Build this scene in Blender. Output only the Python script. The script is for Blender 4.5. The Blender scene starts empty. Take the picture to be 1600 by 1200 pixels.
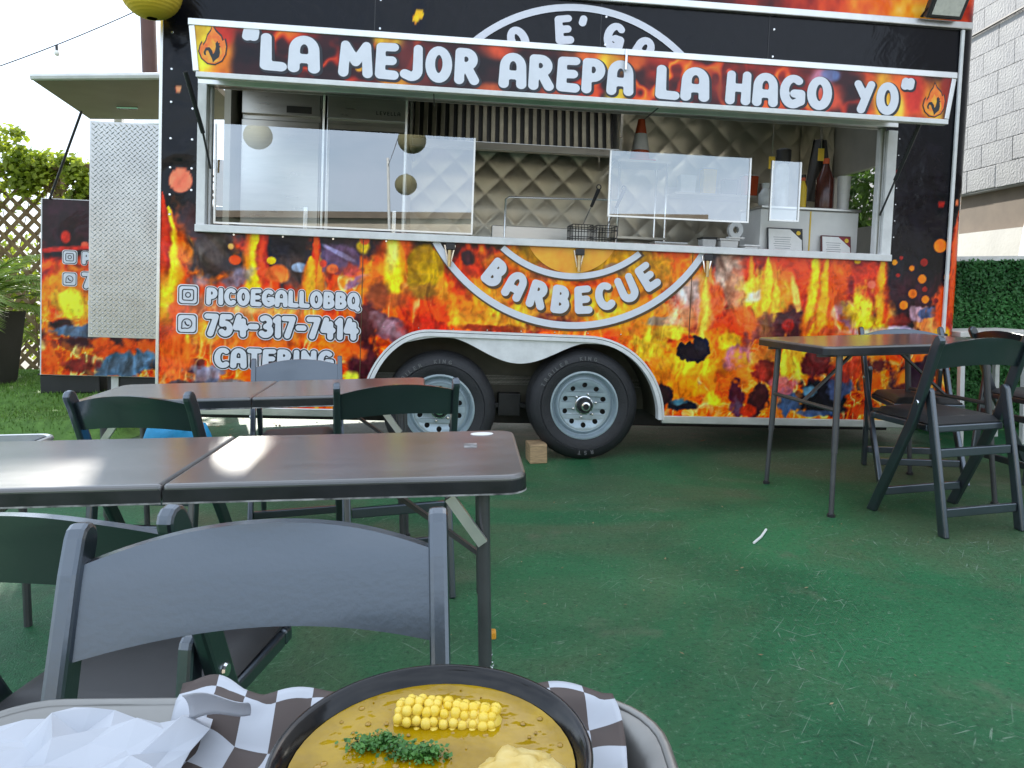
import bpy, bmesh, math, random
import numpy as np
from mathutils import Vector, Matrix
R = math.radians
scene = bpy.context.scene
COL = scene.collection
# ------------------------------------------------------------------ camera
CAM_H = 1.06
cam_d = bpy.data.cameras.new('camera'); cam = bpy.data.objects.new('camera', cam_d); COL.objects.link(cam)
cam_d.sensor_width = 36; cam_d.lens = 36*1130/1600; cam_d.clip_start = .02; cam_d.clip_end = 600
cam_d.shift_y = -(600-504.2)/1600
cam.matrix_world = Matrix.Translation((0, 0, CAM_H)) @ Matrix.Rotation(R(90-3.0), 4, 'X') @ Matrix.Rotation(R(-0.6), 4, 'Z')
cam_d.dof.use_dof = False
scene.camera = cam
# ------------------------------------------------------------------ world: hazy bright sky with thin cloud
SUN_EL, SUN_ROT = R(27), R(22)
world = bpy.data.worlds.new('World'); scene.world = world; world.use_nodes = True
wn, wl = world.node_tree.nodes, world.node_tree.links
wn.clear()
wo = wn.new('ShaderNodeOutputWorld'); wb = wn.new('ShaderNodeBackground'); sky = wn.new('ShaderNodeTexSky')
sky.sky_type = 'NISHITA'; sky.sun_disc = False; sky.sun_elevation = SUN_EL; sky.sun_rotation = SUN_ROT
sky.dust_density = 2.0; sky.air_density = 1.0
wtc = wn.new('ShaderNodeTexCoord'); wmap = wn.new('ShaderNodeMapping'); wmap.inputs['Scale'].default_value = (1.6, 1.6, 4.2)
wnz = wn.new('ShaderNodeTexNoise'); wnz.inputs['Scale'].default_value = 1.7; wnz.inputs['Detail'].default_value = 4; wnz.inputs['Roughness'].default_value = .55
wnz.inputs['Distortion'].default_value = .6
wrp = wn.new('ShaderNodeValToRGB'); wrp.color_ramp.elements[0].position = .36; wrp.color_ramp.elements[0].color = (.45, .45, .45, 1)
wrp.color_ramp.elements[1].position = .60; wrp.color_ramp.elements[1].color = (.92, .92, .92, 1)
wmx = wn.new('ShaderNodeMix'); wmx.data_type = 'RGBA'; wmx.inputs[7].default_value = (5.9, 6.7, 7.8, 1)
wl.new(wtc.outputs['Generated'], wmap.inputs['Vector']); wl.new(wmap.outputs['Vector'], wnz.inputs['Vector']); wl.new(wnz.outputs['Fac'], wrp.inputs['Fac'])
wl.new(wrp.outputs['Color'], wmx.inputs[0]); wl.new(sky.outputs['Color'], wmx.inputs[6]); wl.new(wmx.outputs[2], wb.inputs['Color'])
wb.inputs['Strength'].default_value = .115
wl.new(wb.outputs['Background'], wo.inputs['Surface'])
# ------------------------------------------------------------------ sun
sd = bpy.data.lights.new('sun', 'SUN'); sd.energy = 3.0; sd.angle = R(1.5); sd.color = (1, .95, .86)
so = bpy.data.objects.new('sun', sd); COL.objects.link(so)
sdir = Vector((-math.sin(SUN_ROT)*math.cos(SUN_EL), math.cos(SUN_ROT)*math.cos(SUN_EL), math.sin(SUN_EL)))
so.rotation_euler = sdir.to_track_quat('Z', 'Y').to_euler(); so.location = (-8, 14, 12)
vs = scene.view_settings; vs.view_transform = 'Standard'; vs.look = 'None'; vs.exposure = 1.4; vs.gamma = 1.0; vs.use_curve_mapping = False
scene.render.engine = 'CYCLES'
scene.cycles.max_bounces = 4; scene.cycles.diffuse_bounces = 3; scene.cycles.glossy_bounces = 3; scene.cycles.transmission_bounces = 2; scene.cycles.transparent_max_bounces = 6; scene.cycles.caustics_reflective = False; scene.cycles.caustics_refractive = False
rnd = random.Random(7)

# ================================================================== helpers
MATS = {}
def lin(c):
    c = [x/255 for x in c]
    return tuple(x/12.92 if x <= .04045 else ((x+.055)/1.055)**2.4 for x in c)
def mat(name, col, rough=.5, metal=0., var=.0, vscale=8., bump=0., bscale=40., spec=.5, coat=0., col2=None, stretch=None, detail=3., rvar=0., coords='Object', emit=None, bdist=.01, trans=0., ior=1.5, coat_rough=.08, tint=None):
    """procedural principled: base colour varied by noise, noise bump"""
    if name in MATS: return MATS[name]
    m = bpy.data.materials.new(name); m.use_nodes = True; MATS[name] = m
    n, l = m.node_tree.nodes, m.node_tree.links
    b = n['Principled BSDF']; b.inputs['Roughness'].default_value = rough; b.inputs['Metallic'].default_value = metal
    b.inputs['Specular IOR Level'].default_value = spec; b.inputs['Coat Weight'].default_value = coat; b.inputs['Coat Roughness'].default_value = coat_rough; b.inputs['IOR'].default_value = ior
    if tint: b.inputs['Specular Tint'].default_value = (*tint, 1); b.inputs['Coat Tint'].default_value = (*tint, 1)
    b.inputs['Base Color'].default_value = (*col, 1)
    tc = n.new('ShaderNodeTexCoord'); mp = n.new('ShaderNodeMapping'); l.new(tc.outputs[coords], mp.inputs['Vector'])
    if stretch: mp.inputs['Scale'].default_value = stretch
    if var > 0 or col2:
        nz = n.new('ShaderNodeTexNoise'); nz.inputs['Scale'].default_value = vscale; nz.inputs['Detail'].default_value = detail; nz.inputs['Roughness'].default_value = .6
        l.new(mp.outputs['Vector'], nz.inputs['Vector'])
        rp = n.new('ShaderNodeValToRGB'); e = rp.color_ramp.elements
        c2 = col2 if col2 else tuple(min(1, x*(1+var)) for x in col)
        c1 = col if col2 else tuple(x*(1-var) for x in col)
        e[0].position = .32; e[0].color = (*c1, 1); e[1].position = .68; e[1].color = (*c2, 1)
        l.new(nz.outputs['Fac'], rp.inputs['Fac']); l.new(rp.outputs['Color'], b.inputs['Base Color'])
        if rvar:
            mr = n.new('ShaderNodeMapRange'); mr.inputs['To Min'].default_value = max(.02, rough-rvar); mr.inputs['To Max'].default_value = min(1, rough+rvar)
            l.new(nz.outputs['Fac'], mr.inputs['Value']); l.new(mr.outputs['Result'], b.inputs['Roughness'])
    if bump > 0:
        n2 = n.new('ShaderNodeTexNoise'); n2.inputs['Scale'].default_value = bscale; n2.inputs['Detail'].default_value = 2
        l.new(mp.outputs['Vector'], n2.inputs['Vector'])
        bp = n.new('ShaderNodeBump'); bp.inputs['Strength'].default_value = bump; bp.inputs['Distance'].default_value = bdist
        l.new(n2.outputs['Fac'], bp.inputs['Height']); l.new(bp.outputs['Normal'], b.inputs['Normal'])
    if trans: b.inputs['Transmission Weight'].default_value = trans
    if emit:
        b.inputs['Emission Color'].default_value = (*emit[0], 1); b.inputs['Emission Strength'].default_value = emit[1]
    return m
class MB:
    def __init__(s): s.v = []; s.f = []; s.c = None
    def add(s, v, f):
        o = len(s.v); s.v += [tuple(p) for p in v]; s.f += [tuple(i+o for i in q) for q in f]; return s
    def box(s, x0, x1, y0, y1, z0, z1, M=None):
        v = [Vector((x, y, z)) for z in (z0, z1) for y in (y0, y1) for x in (x0, x1)]
        if M: v = [M @ p for p in v]
        return s.add(v, [(0, 2, 3, 1), (4, 5, 7, 6), (0, 1, 5, 4), (2, 6, 7, 3), (0, 4, 6, 2), (1, 3, 7, 5)])
    def beam(s, a, b, w, h, up=(0, 0, 1)):
        a, b = Vector(a), Vector(b); d = (b-a).normalized(); u = Vector(up)
        sx = d.cross(u).normalized(); sz = sx.cross(d)
        v = [p+sx*i*w/2+sz*j*h/2 for p in (a, b) for j in (-1, 1) for i in (-1, 1)]
        return s.add(v, [(0, 1, 3, 2), (4, 6, 7, 5), (0, 4, 5, 1), (2, 3, 7, 6), (0, 2, 6, 4), (1, 5, 7, 3)])
    def tube(s, pts, r, n=10, cap=True, closed=False):
        pts = [Vector(p) for p in pts]; N = len(pts); rs = r if isinstance(r, (list, tuple)) else [r]*N
        vv = []; prev = None
        for i, p in enumerate(pts):
            if closed: d = pts[(i+1) % N]-pts[i-1]
            else: d = pts[min(i+1, N-1)]-pts[max(i-1, 0)]
            d.normalize()
            a = prev if prev is not None else (Vector((0, 0, 1)) if abs(d.z) < .9 else Vector((1, 0, 0)))
            x = (a-d*a.dot(d)).normalized(); prev = x; y = d.cross(x)
            vv += [p+(x*math.cos(2*math.pi*k/n)+y*math.sin(2*math.pi*k/n))*rs[i] for k in range(n)]
        ff = []
        for i in range(N if closed else N-1):
            j = (i+1) % N
            ff += [(i*n+k, i*n+(k+1) % n, j*n+(k+1) % n, j*n+k) for k in range(n)]
        if cap and not closed: ff += [tuple(range(n-1, -1, -1)), tuple((N-1)*n+k for k in range(n))]
        return s.add(vv, ff)
    def prism(s, poly, t0, t1, f):
        """poly: 2d points; f(a,b,t)->3d"""
        n = len(poly); v = [f(a, b, t0) for a, b in poly]+[f(a, b, t1) for a, b in poly]
        return s.add(v, [tuple(range(n-1, -1, -1)), tuple(range(n, 2*n))]+[(i, (i+1) % n, n+(i+1) % n, n+i) for i in range(n)])
    def lathe(s, prof, n=32, f=lambda x, y, z: (x, y, z), close=False):
        v = []; P = len(prof)
        for k in range(n):
            a = 2*math.pi*k/n
            v += [f(r*math.cos(a), r*math.sin(a), z) for r, z in prof]
        ff = []
        for k in range(n):
            k2 = (k+1) % n
            for i in range(P if close else P-1):
                j = (i+1) % P
                ff.append((k*P+i, k2*P+i, k2*P+j, k*P+j))
        return s.add(v, ff)
    def grid(s, f, nu, nv, flip=False):
        v = [f(i/nu, j/nv) for j in range(nv+1) for i in range(nu+1)]
        ff = []
        for j in range(nv):
            for i in range(nu):
                q = (j*(nu+1)+i, j*(nu+1)+i+1, (j+1)*(nu+1)+i+1, (j+1)*(nu+1)+i)
                ff.append(q[::-1] if flip else q)
        return s.add(v, ff)
    def build(s, name, m, parent=None, smooth=None, bevel=0, seg=2, kind=None, label=None):
        me = bpy.data.meshes.new(name); me.from_pydata(s.v, [], s.f); me.update()
        if m: me.materials.append(MATS[m] if isinstance(m, str) else m)
        if smooth is not None:
            me.polygons.foreach_set('use_smooth', [True]*len(me.polygons)); me.set_sharp_from_angle(angle=R(smooth))
        return link(name, me, parent, bevel, seg, kind, label)
def link(name, me, parent=None, bevel=0, seg=2, kind=None, label=None):
    o = bpy.data.objects.new(name, me); COL.objects.link(o)
    if parent: o.parent = parent
    if bevel:
        b = o.modifiers.new('bevel', 'BEVEL'); b.width = bevel; b.segments = seg; b.limit_method = 'ANGLE'; b.angle_limit = R(40)
    if kind: o['kind'] = kind
    if label: o['label'] = label
    return o
def tag(o, label, cat, group=None):
    o['label'] = label; o['category'] = cat
    if group: o['group'] = group
    return o
def thing(name, label, cat, M=None, group=None):
    o = bpy.data.objects.new(name, None); COL.objects.link(o); o.empty_display_size = .1
    if M is not None: o.matrix_world = M
    return tag(o, label, cat, group)
def struct(o): o['kind'] = 'structure'; return o
def copy_tree(o, parent=None):
    c = o.copy(); COL.objects.link(c)
    if parent: c.parent = parent
    for ch in list(o.children): copy_tree(ch, c)
    return c
def at(x, y, z=0, rz=0, s=1): return Matrix.Translation((x, y, z)) @ Matrix.Rotation(rz, 4, 'Z') @ Matrix.Scale(s, 4)
def vcol(me, rgb, name='print'):
    a = me.color_attributes.new(name, 'FLOAT_COLOR', 'POINT')
    d = np.ones((len(me.vertices), 4), np.float32); d[:, :3] = rgb
    a.data.foreach_set('color', d.ravel())
def srgb2lin(a): return np.where(a <= .04045, a/12.92, ((a+.055)/1.055)**2.4)
# ================================================================== bubbly stroke lettering (signed distance outlines)
def arc(cx, cy, rx, ry, a0, a1, n=12): return [(cx+rx*math.cos(R(a0+(a1-a0)*i/n)), cy+ry*math.sin(R(a0+(a1-a0)*i/n))) for i in range(n+1)]
GL = {
 'A': (.66, [[(.12, .13), (.13, .55)]+arc(.33, .60, .20, .27, 180, 0)+[(.54, .13)], [(.14, .38), (.53, .38)]]),
 'B': (.62, [[(.14, .13), (.14, .87)], [(.14, .87)]+arc(.28, .69, .17, .18, 90, -90)+[(.16, .51)], [(.16, .51)]+arc(.30, .32, .19, .19, 90, -90)+[(.14, .13)]]),
 'C': (.64, [arc(.36, .5, .23, .37, 55, 305, 20)]),
 'E': (.58, [[(.47, .87), (.15, .86), (.14, .14), (.47, .13)], [(.15, .50), (.42, .51)]]),
 'G': (.68, [arc(.36, .5, .23, .37, 55, 300, 20)+[(.56, .22), (.56, .44), (.40, .44)]]),
 'H': (.68, [[(.14, .13), (.15, .87)], [(.54, .13), (.55, .87)], [(.14, .50), (.54, .50)]]),
 'I': (.30, [[(.15, .13), (.15, .87)]]),
 'J': (.58, [[(.44, .87), (.44, .32)]+arc(.29, .30, .15, .17, 0, -120, 8)+[(.13, .19)]]),
 'L': (.56, [[(.14, .87), (.14, .14), (.45, .13)]]),
 'M': (.84, [[(.13, .13), (.17, .85), (.42, .42), (.67, .85), (.71, .13)]]),
 'N': (.68, [[(.14, .13), (.14, .86), (.54, .15), (.54, .87)]]),
 'O': (.68, [arc(.34, .5, .21, .37, 0, 360, 26)]),
 'P': (.60, [[(.14, .13), (.14, .87)]+arc(.29, .66, .18, .21, 90, -90)+[(.15, .45)]]),
 'Q': (.68, [arc(.34, .5, .21, .37, 0, 360, 26), [(.42, .22), (.58, .02)]]),
 'R': (.64, [[(.14, .13), (.14, .87)]+arc(.29, .68, .18, .19, 90, -90)+[(.15, .49)], [(.32, .49), (.51, .13)]]),
 'T': (.58, [[(.10, .87), (.48, .87)], [(.29, .87), (.29, .13)]]),
 'U': (.68, [[(.14, .87), (.14, .38)]+arc(.34, .36, .20, .23, 180, 360)+[(.54, .87)]]),
 'V': (.66, [[(.12, .87), (.33, .14), (.54, .87)]]),
 'Y': (.62, [[(.12, .87), (.31, .52)], [(.50, .87), (.24, .13)]]),
 'K': (.62, [[(.14, .13), (.14, .87)], [(.48, .87), (.16, .48), (.50, .13)]]),
 'S': (.58, [arc(.30, .68, .17, .19, 40, 270, 12)+arc(.28, .31, .18, .18, 90, -140, 12)]),
 '7': (.58, [[(.10, .87), (.47, .87), (.24, .13)]]),
 '5': (.58, [[(.45, .87), (.16, .87), (.14, .55)]+arc(.27, .36, .19, .22, 100, -140, 12)]),
 '4': (.62, [[(.24, .87), (.12, .42), (.52, .42)], [(.42, .70), (.42, .13)]]),
 '3': (.58, [arc(.26, .68, .18, .19, 130, -80, 10)+arc(.27, .32, .20, .19, 80, -140, 10)]),
 '1': (.36, [[(.10, .76), (.21, .87), (.21, .13)]]),
 '-': (.46, [[(.12, .48), (.34, .48)]]),
 "'": (.24, [[(.13, .88), (.10, .74)]]),
 '"': (.36, [[(.11, .92), (.09, .78)], [(.25, .92), (.23, .78)]]),
 ' ': (.36, []),
}
def field_mesh(F, x0, x1, y0, y1, h):
    """polygons of {F>0} by marching squares, whole rows of full cells merged"""
    nx = int(math.ceil((x1-x0)/h)); ny = int(math.ceil((y1-y0)/h))
    xs = x0+h*np.arange(nx+1); ys = y0+h*np.arange(ny+1)
    g = F(*np.meshgrid(xs, ys)); V = []; Fc = []
    for j in range(ny):
        i = 0
        while i < nx:
            c = (g[j, i], g[j, i+1], g[j+1, i+1], g[j+1, i])
            if max(c) <= 0: i += 1; continue
            if min(c) > 0:
                k = i
                while k+1 < nx and min(g[j, k+1], g[j, k+2], g[j+1, k+2], g[j+1, k+1]) > 0: k += 1
                o = len(V); V += [(xs[i], ys[j]), (xs[k+1], ys[j]), (xs[k+1], ys[j+1]), (xs[i], ys[j+1])]; Fc.append((o, o+1, o+2, o+3)); i = k+1; continue
            P = [(xs[i], ys[j]), (xs[i+1], ys[j]), (xs[i+1], ys[j+1]), (xs[i], ys[j+1])]; poly = []
            for a in range(4):
                b = (a+1) % 4
                if c[a] > 0: poly.append(P[a])
                if (c[a] > 0) != (c[b] > 0):
                    t = c[a]/(c[a]-c[b]); poly.append((P[a][0]+(P[b][0]-P[a][0])*t, P[a][1]+(P[b][1]-P[a][1])*t))
            if len(poly) >= 3:
                o = len(V); V += poly; Fc.append(tuple(range(o, o+len(poly))))
            i += 1
    return V, Fc
_gc = {}
def glyph(ch, r, h=.036):
    key = (ch, round(r, 3))
    if key in _gc: return _gc[key]
    w, st = GL[ch]
    def F(X, Y):
        d = np.full(X.shape, 9.)
        for pl in st:
            for (ax, ay), (bx, by) in zip(pl[:-1], pl[1:]):
                dx, dy = bx-ax, by-ay; L = dx*dx+dy*dy+1e-9
                t = np.clip(((X-ax)*dx+(Y-ay)*dy)/L, 0, 1)
                rr = r*(1.07-.16*(ay+t*dy)) if r > .05 else r
                d = np.minimum(d, np.hypot(X-ax-t*dx, Y-ay-t*dy)-(rr-r))
        return r-d
    _gc[key] = field_mesh(F, -.15, w+.15, -.2, 1.2, h) if st else ([], [])
    return _gc[key]
def text_width(txt, tr=0.0): return sum(GL[c][0]+tr for c in txt)-tr
def text_mb(txt, r, place, tr=0.0, hscale=1., h=.036):
    """place(x,y) maps text units (cap height 1) to 3d"""
    mb = MB(); x = 0
    for c in txt:
        V, Fc = glyph(c, r, h)
        if V: mb.add([place(x, px, py) for px, py in V], Fc)
        x += GL[c][0]+tr
    return mb
def line_text(parent, txt, u0, u1, w0, cap, y, layers, slope=0., tr=.0, M=None, name='lettering', h=.036):
    """straight line of lettering on the local x-z plane, cap height cap, stretched to run u0..u1"""
    W = text_width(txt, tr); sx = (u1-u0)/W
    for k, (r, m, dx, dz) in enumerate(layers):
        def place(x, px, py, k=k, dx=dx, dz=dz):
            X = u0+(x+px)*sx+dx; return (X, y-.0012*k, w0+py*cap+slope*(X-u0)+dz)
        text_mb(txt, r, place, tr, h=h).build(name if k == len(layers)-1 else name+'_outline', m, parent)
def arc_text(parent, txt, cu, cw, rad, a0, a1, cap, y, layers, inside=False, name='lettering', wide=1.):
    """lettering round a circle; a0..a1 in degrees (counter-clockwise from +x); inside=True reads along the lower arc"""
    W = text_width(txt, .06)
    for k, (r, m, dx, dz) in enumerate(layers):
        def place(x, px, py, k=k, dx=dx, dz=dz):
            # each letter stays rigid: placed at its centre angle
            ch_c = x
            return None
        mb = MB(); x = 0
        for c in txt:
            V, Fc = glyph(c, r); gw = GL[c][0]
            t = (x+gw/2)/W; a = R(a0+(a1-a0)*t)
            ca, sa = math.cos(a), math.sin(a)
            ex = (-sa, ca) if inside else (sa, -ca)
            ey = (-ca, -sa) if inside else (ca, sa)
            pts = []
            for px, py in V:
                lx = (px-gw/2)*cap*wide; ly = (py-.5)*cap
                pts.append((cu+ca*rad+ex[0]*lx+ey[0]*ly+dx, y-.0012*k, cw+sa*rad+ex[1]*lx+ey[1]*ly+dz))
            if V: mb.add(pts, Fc)
            x += gw+.06
        mb.build(name if k == len(layers)-1 else name+'_outline', m, parent)
# ================================================================== the printed flame wrap (flat print on vinyl)
def vnoise(x,y,seed=0):
    xi=np.floor(x).astype(np.int64); yi=np.floor(y).astype(np.int64); fx=x-xi; fy=y-yi
    fx=fx*fx*(3-2*fx); fy=fy*fy*(3-2*fy)
    def h(a,b):
        n=(a*374761393+b*668265263+seed*1442695041)&0x7fffffff
        n=((n^(n>>13))*1274126177)&0x7fffffff
        return ((n^(n>>16))&0xffff)/65535.
    return (h(xi,yi)*(1-fx)+h(xi+1,yi)*fx)*(1-fy)+(h(xi,yi+1)*(1-fx)+h(xi+1,yi+1)*fx)*fy
def fbm(x,y,o=4,seed=0):
    s=0;a=.5;t=0
    for k in range(o):
        s=s+a*vnoise(x,y,seed+k*17); t+=a; a*=.55; x=x*2.03+5.1; y=y*2.03+1.7
    return s/t
def sst(a,b,x):
    t=np.clip((x-a)/(b-a),0,1); return t*t*(3-2*t)
def ramp(v,stops):
    out=np.zeros(v.shape+(3,))
    xs=[s[0] for s in stops]
    for c in range(3): out[...,c]=np.interp(v,xs,[s[1][c] for s in stops])
    return out
FIRE=[(0,(22,14,20)),(.2,(60,18,22)),(.36,(165,34,18)),(.5,(230,70,20)),(.66,(246,114,24)),(.82,(252,172,44)),(1,(255,236,160))]
def worley(x,y,seed=0):
    xi=np.floor(x).astype(np.int64); yi=np.floor(y).astype(np.int64)
    f1=np.full(x.shape,9.); f2=np.full(x.shape,9.); cid=np.zeros(x.shape)
    def h(a,b,s):
        n=(a*374761393+b*668265263+(seed+s)*1442695041)&0x7fffffff
        n=((n^(n>>13))*1274126177)&0x7fffffff
        return ((n^(n>>16))&0xffff)/65535.
    for dx in (-1,0,1):
        for dy in (-1,0,1):
            a=xi+dx; b=yi+dy; d=np.hypot(a+h(a,b,1)-x,b+h(a,b,2)-y); c=h(a,b,3)
            m=d<f1; f2=np.where(m,f1,np.minimum(f2,d)); cid=np.where(m,c,cid); f1=np.where(m,d,f1)
    return f1,f2-f1,cid
def CC(c):
    c=np.array(c,float)
    return c if c[2]<=c[0] else .45*c+.55*np.array((.42,.40,.46))*c.mean()*2
def paint(u,w,ART,firetop):
    # u,w metres on the printed sheet
    wu=u+.16*(fbm(u*5,w*3.2,3,3)-.5)+.05*(fbm(u*17,w*12,2,8)-.5)
    ww=w+.20*(fbm(u*5+9,w*3.2,3,5)-.5)+.05*(fbm(u*17+4,w*12,2,9)-.5)
    wisp=1-np.abs(2*fbm(wu*9,ww*4.2,4,21)-1)*1.9          # ridged curls
    big=fbm(wu*3.2,ww*2.4,3,31)
    lick=fbm(wu*6.5,ww*1.3,3,61)
    heat=.50+.50*(big-.5)+.34*(wisp-.55)+.34*(lick-.5)
    heat=heat-.85*sst(firetop-.10,firetop+.20,w+.22*(big-.5)-.5*(lick-.5))
    col=ramp(np.clip(heat,0,1),FIRE)
    navy=np.array((15,15,20.))
    # bed of glowing coals: dark and red lumps with bright cracks, thinning upwards
    _,edge,cid=worley(wu*7.5+3,ww*8.5,5); _,edge2,cid2=worley(wu*19,ww*21,9)
    bed=sst(.98,.50,w+.5*(big-.5))
    lump=np.clip(.30+.50*cid+.45*(fbm(u*22,w*22,3,83)-.5)-.10*sst(.0,.25,edge2),0,1)
    hot=np.clip(lump+(.15+.55*fbm(u*6,w*6,2,19))*sst(.30,.0,edge)*.75+.10*sst(.12,.0,edge2),0,.93)
    cold=(cid<.14)[...,None]*sst(.05,.16,edge)[...,None]
    cc=ramp(hot,FIRE); cc=cc*(1-cold)+np.array((44,34,46.))*(.6+1.1*fbm(u*30,w*30,3,88))[...,None]*cold
    mb_=(.62*bed*(.55+.9*fbm(u*4,w*4,2,29)))[...,None]; col=col*(1-mb_)+cc*mb_
    # thin bright filaments of flame
    fil=1-np.abs(2*fbm(wu*8,ww*2.6,3,71)-1)*14; fil=np.clip(fil,0,1)*sst(firetop+.05,firetop-.2,w)*sst(.35,.6,big+.25*(lick-.5))
    col=col*(1-.8*fil[...,None])+np.array((255,228,140.))*.8*fil[...,None]
    m=sst(firetop-.02,firetop+.16,w+.15*(big-.5)-.5*(lick-.5))[...,None]; col=col*(1-m)+navy*m
    n1=.75*(fbm(wu*9,ww*7,3,41)-.5)+.22*(fbm(u*40,w*40,2,43)-.5); n2=fbm(wu*16+7,ww*9+3,4,47)-.5
    for (k,x,y,rx,ry,rot,c,a,soft,rough) in ART:
        if k=='t':
            top,bot=y,ry                     # heights
            s=np.clip((top-w)/(top-bot),0,1.3)
            cx=x+.012*np.sin(w*9+x*40)*s+.05*n1
            hw=rx*np.clip(s,0,1)**.6*np.clip(1.35-s,0,1)**.4*1.9*(1+.9*n2)+1e-4
            d=np.abs(u-cx)/hw
            m=a*sst(1.12,.55,d)*sst(1.3,.9,s)*((s>0)&(s<1.3))
            m2=sst(.9,.25,d+.9*n2)
            cc=np.array(rough,float)*(1-m2[...,None])+np.array(c,float)*m2[...,None]
            col=col*(1-m[...,None])+cc*m[...,None]
            continue
        sel=(np.abs(u-x)<2.2*max(rx,ry))&(np.abs(w-y)<2.2*max(rx,ry))
        if not sel.any(): continue
        du=u[sel]-x; dw=w[sel]-y; cr,sr=np.cos(rot),np.sin(rot)
        p=(du*cr+dw*sr)/rx; q=(-du*sr+dw*cr)/ry
        d=np.sqrt(p*p+q*q)+rough*3.4*n1[sel]+rough*.35*(wisp[sel]-.5)
        m=a*sst(1+soft*.75,1-soft*.75,d)
        if k=='c': sh=np.zeros(m.shape)
        else: sh=n2[sel]*1.1+.25*(wisp[sel]-.55)
        cc=CC(c)[None]*(1+sh[:,None]*np.array([.7,.9,1.])[None])
        col[sel]=col[sel]*(1-m[:,None])+np.clip(cc,0,255)*m[:,None]
    lum=fbm(u*34,w*34,3,77)[...,None]-.5
    col=col*(1+.35*lum)
    # overlay of sharp streaks so the blots keep a printed-photo crispness
    sk=(1-np.abs(2*fbm(wu*26,ww*9,3,55)-1)*2.2)[...,None]; lo=(w<firetop)[...,None]
    col=np.where(lo,col*(1+.14*(sk-.45)),col)
    def bl(a,n):
        for ax in (0,1):
            c=np.cumsum(np.concatenate([np.repeat(a.take([0],ax),n+1,ax),a,np.repeat(a.take([-1],ax),n,ax)],ax),ax)
            L=c.shape[ax]; a=(c.take(range(2*n+1,L),ax)-c.take(range(0,L-2*n-1),ax))/(2*n+1)
        return a
    col=col+.40*(col-bl(col,4))
    g=col.mean(-1,keepdims=True); col=g+(col-g)*1.12
    return np.clip(col*1.06,0,255)/255.
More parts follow.
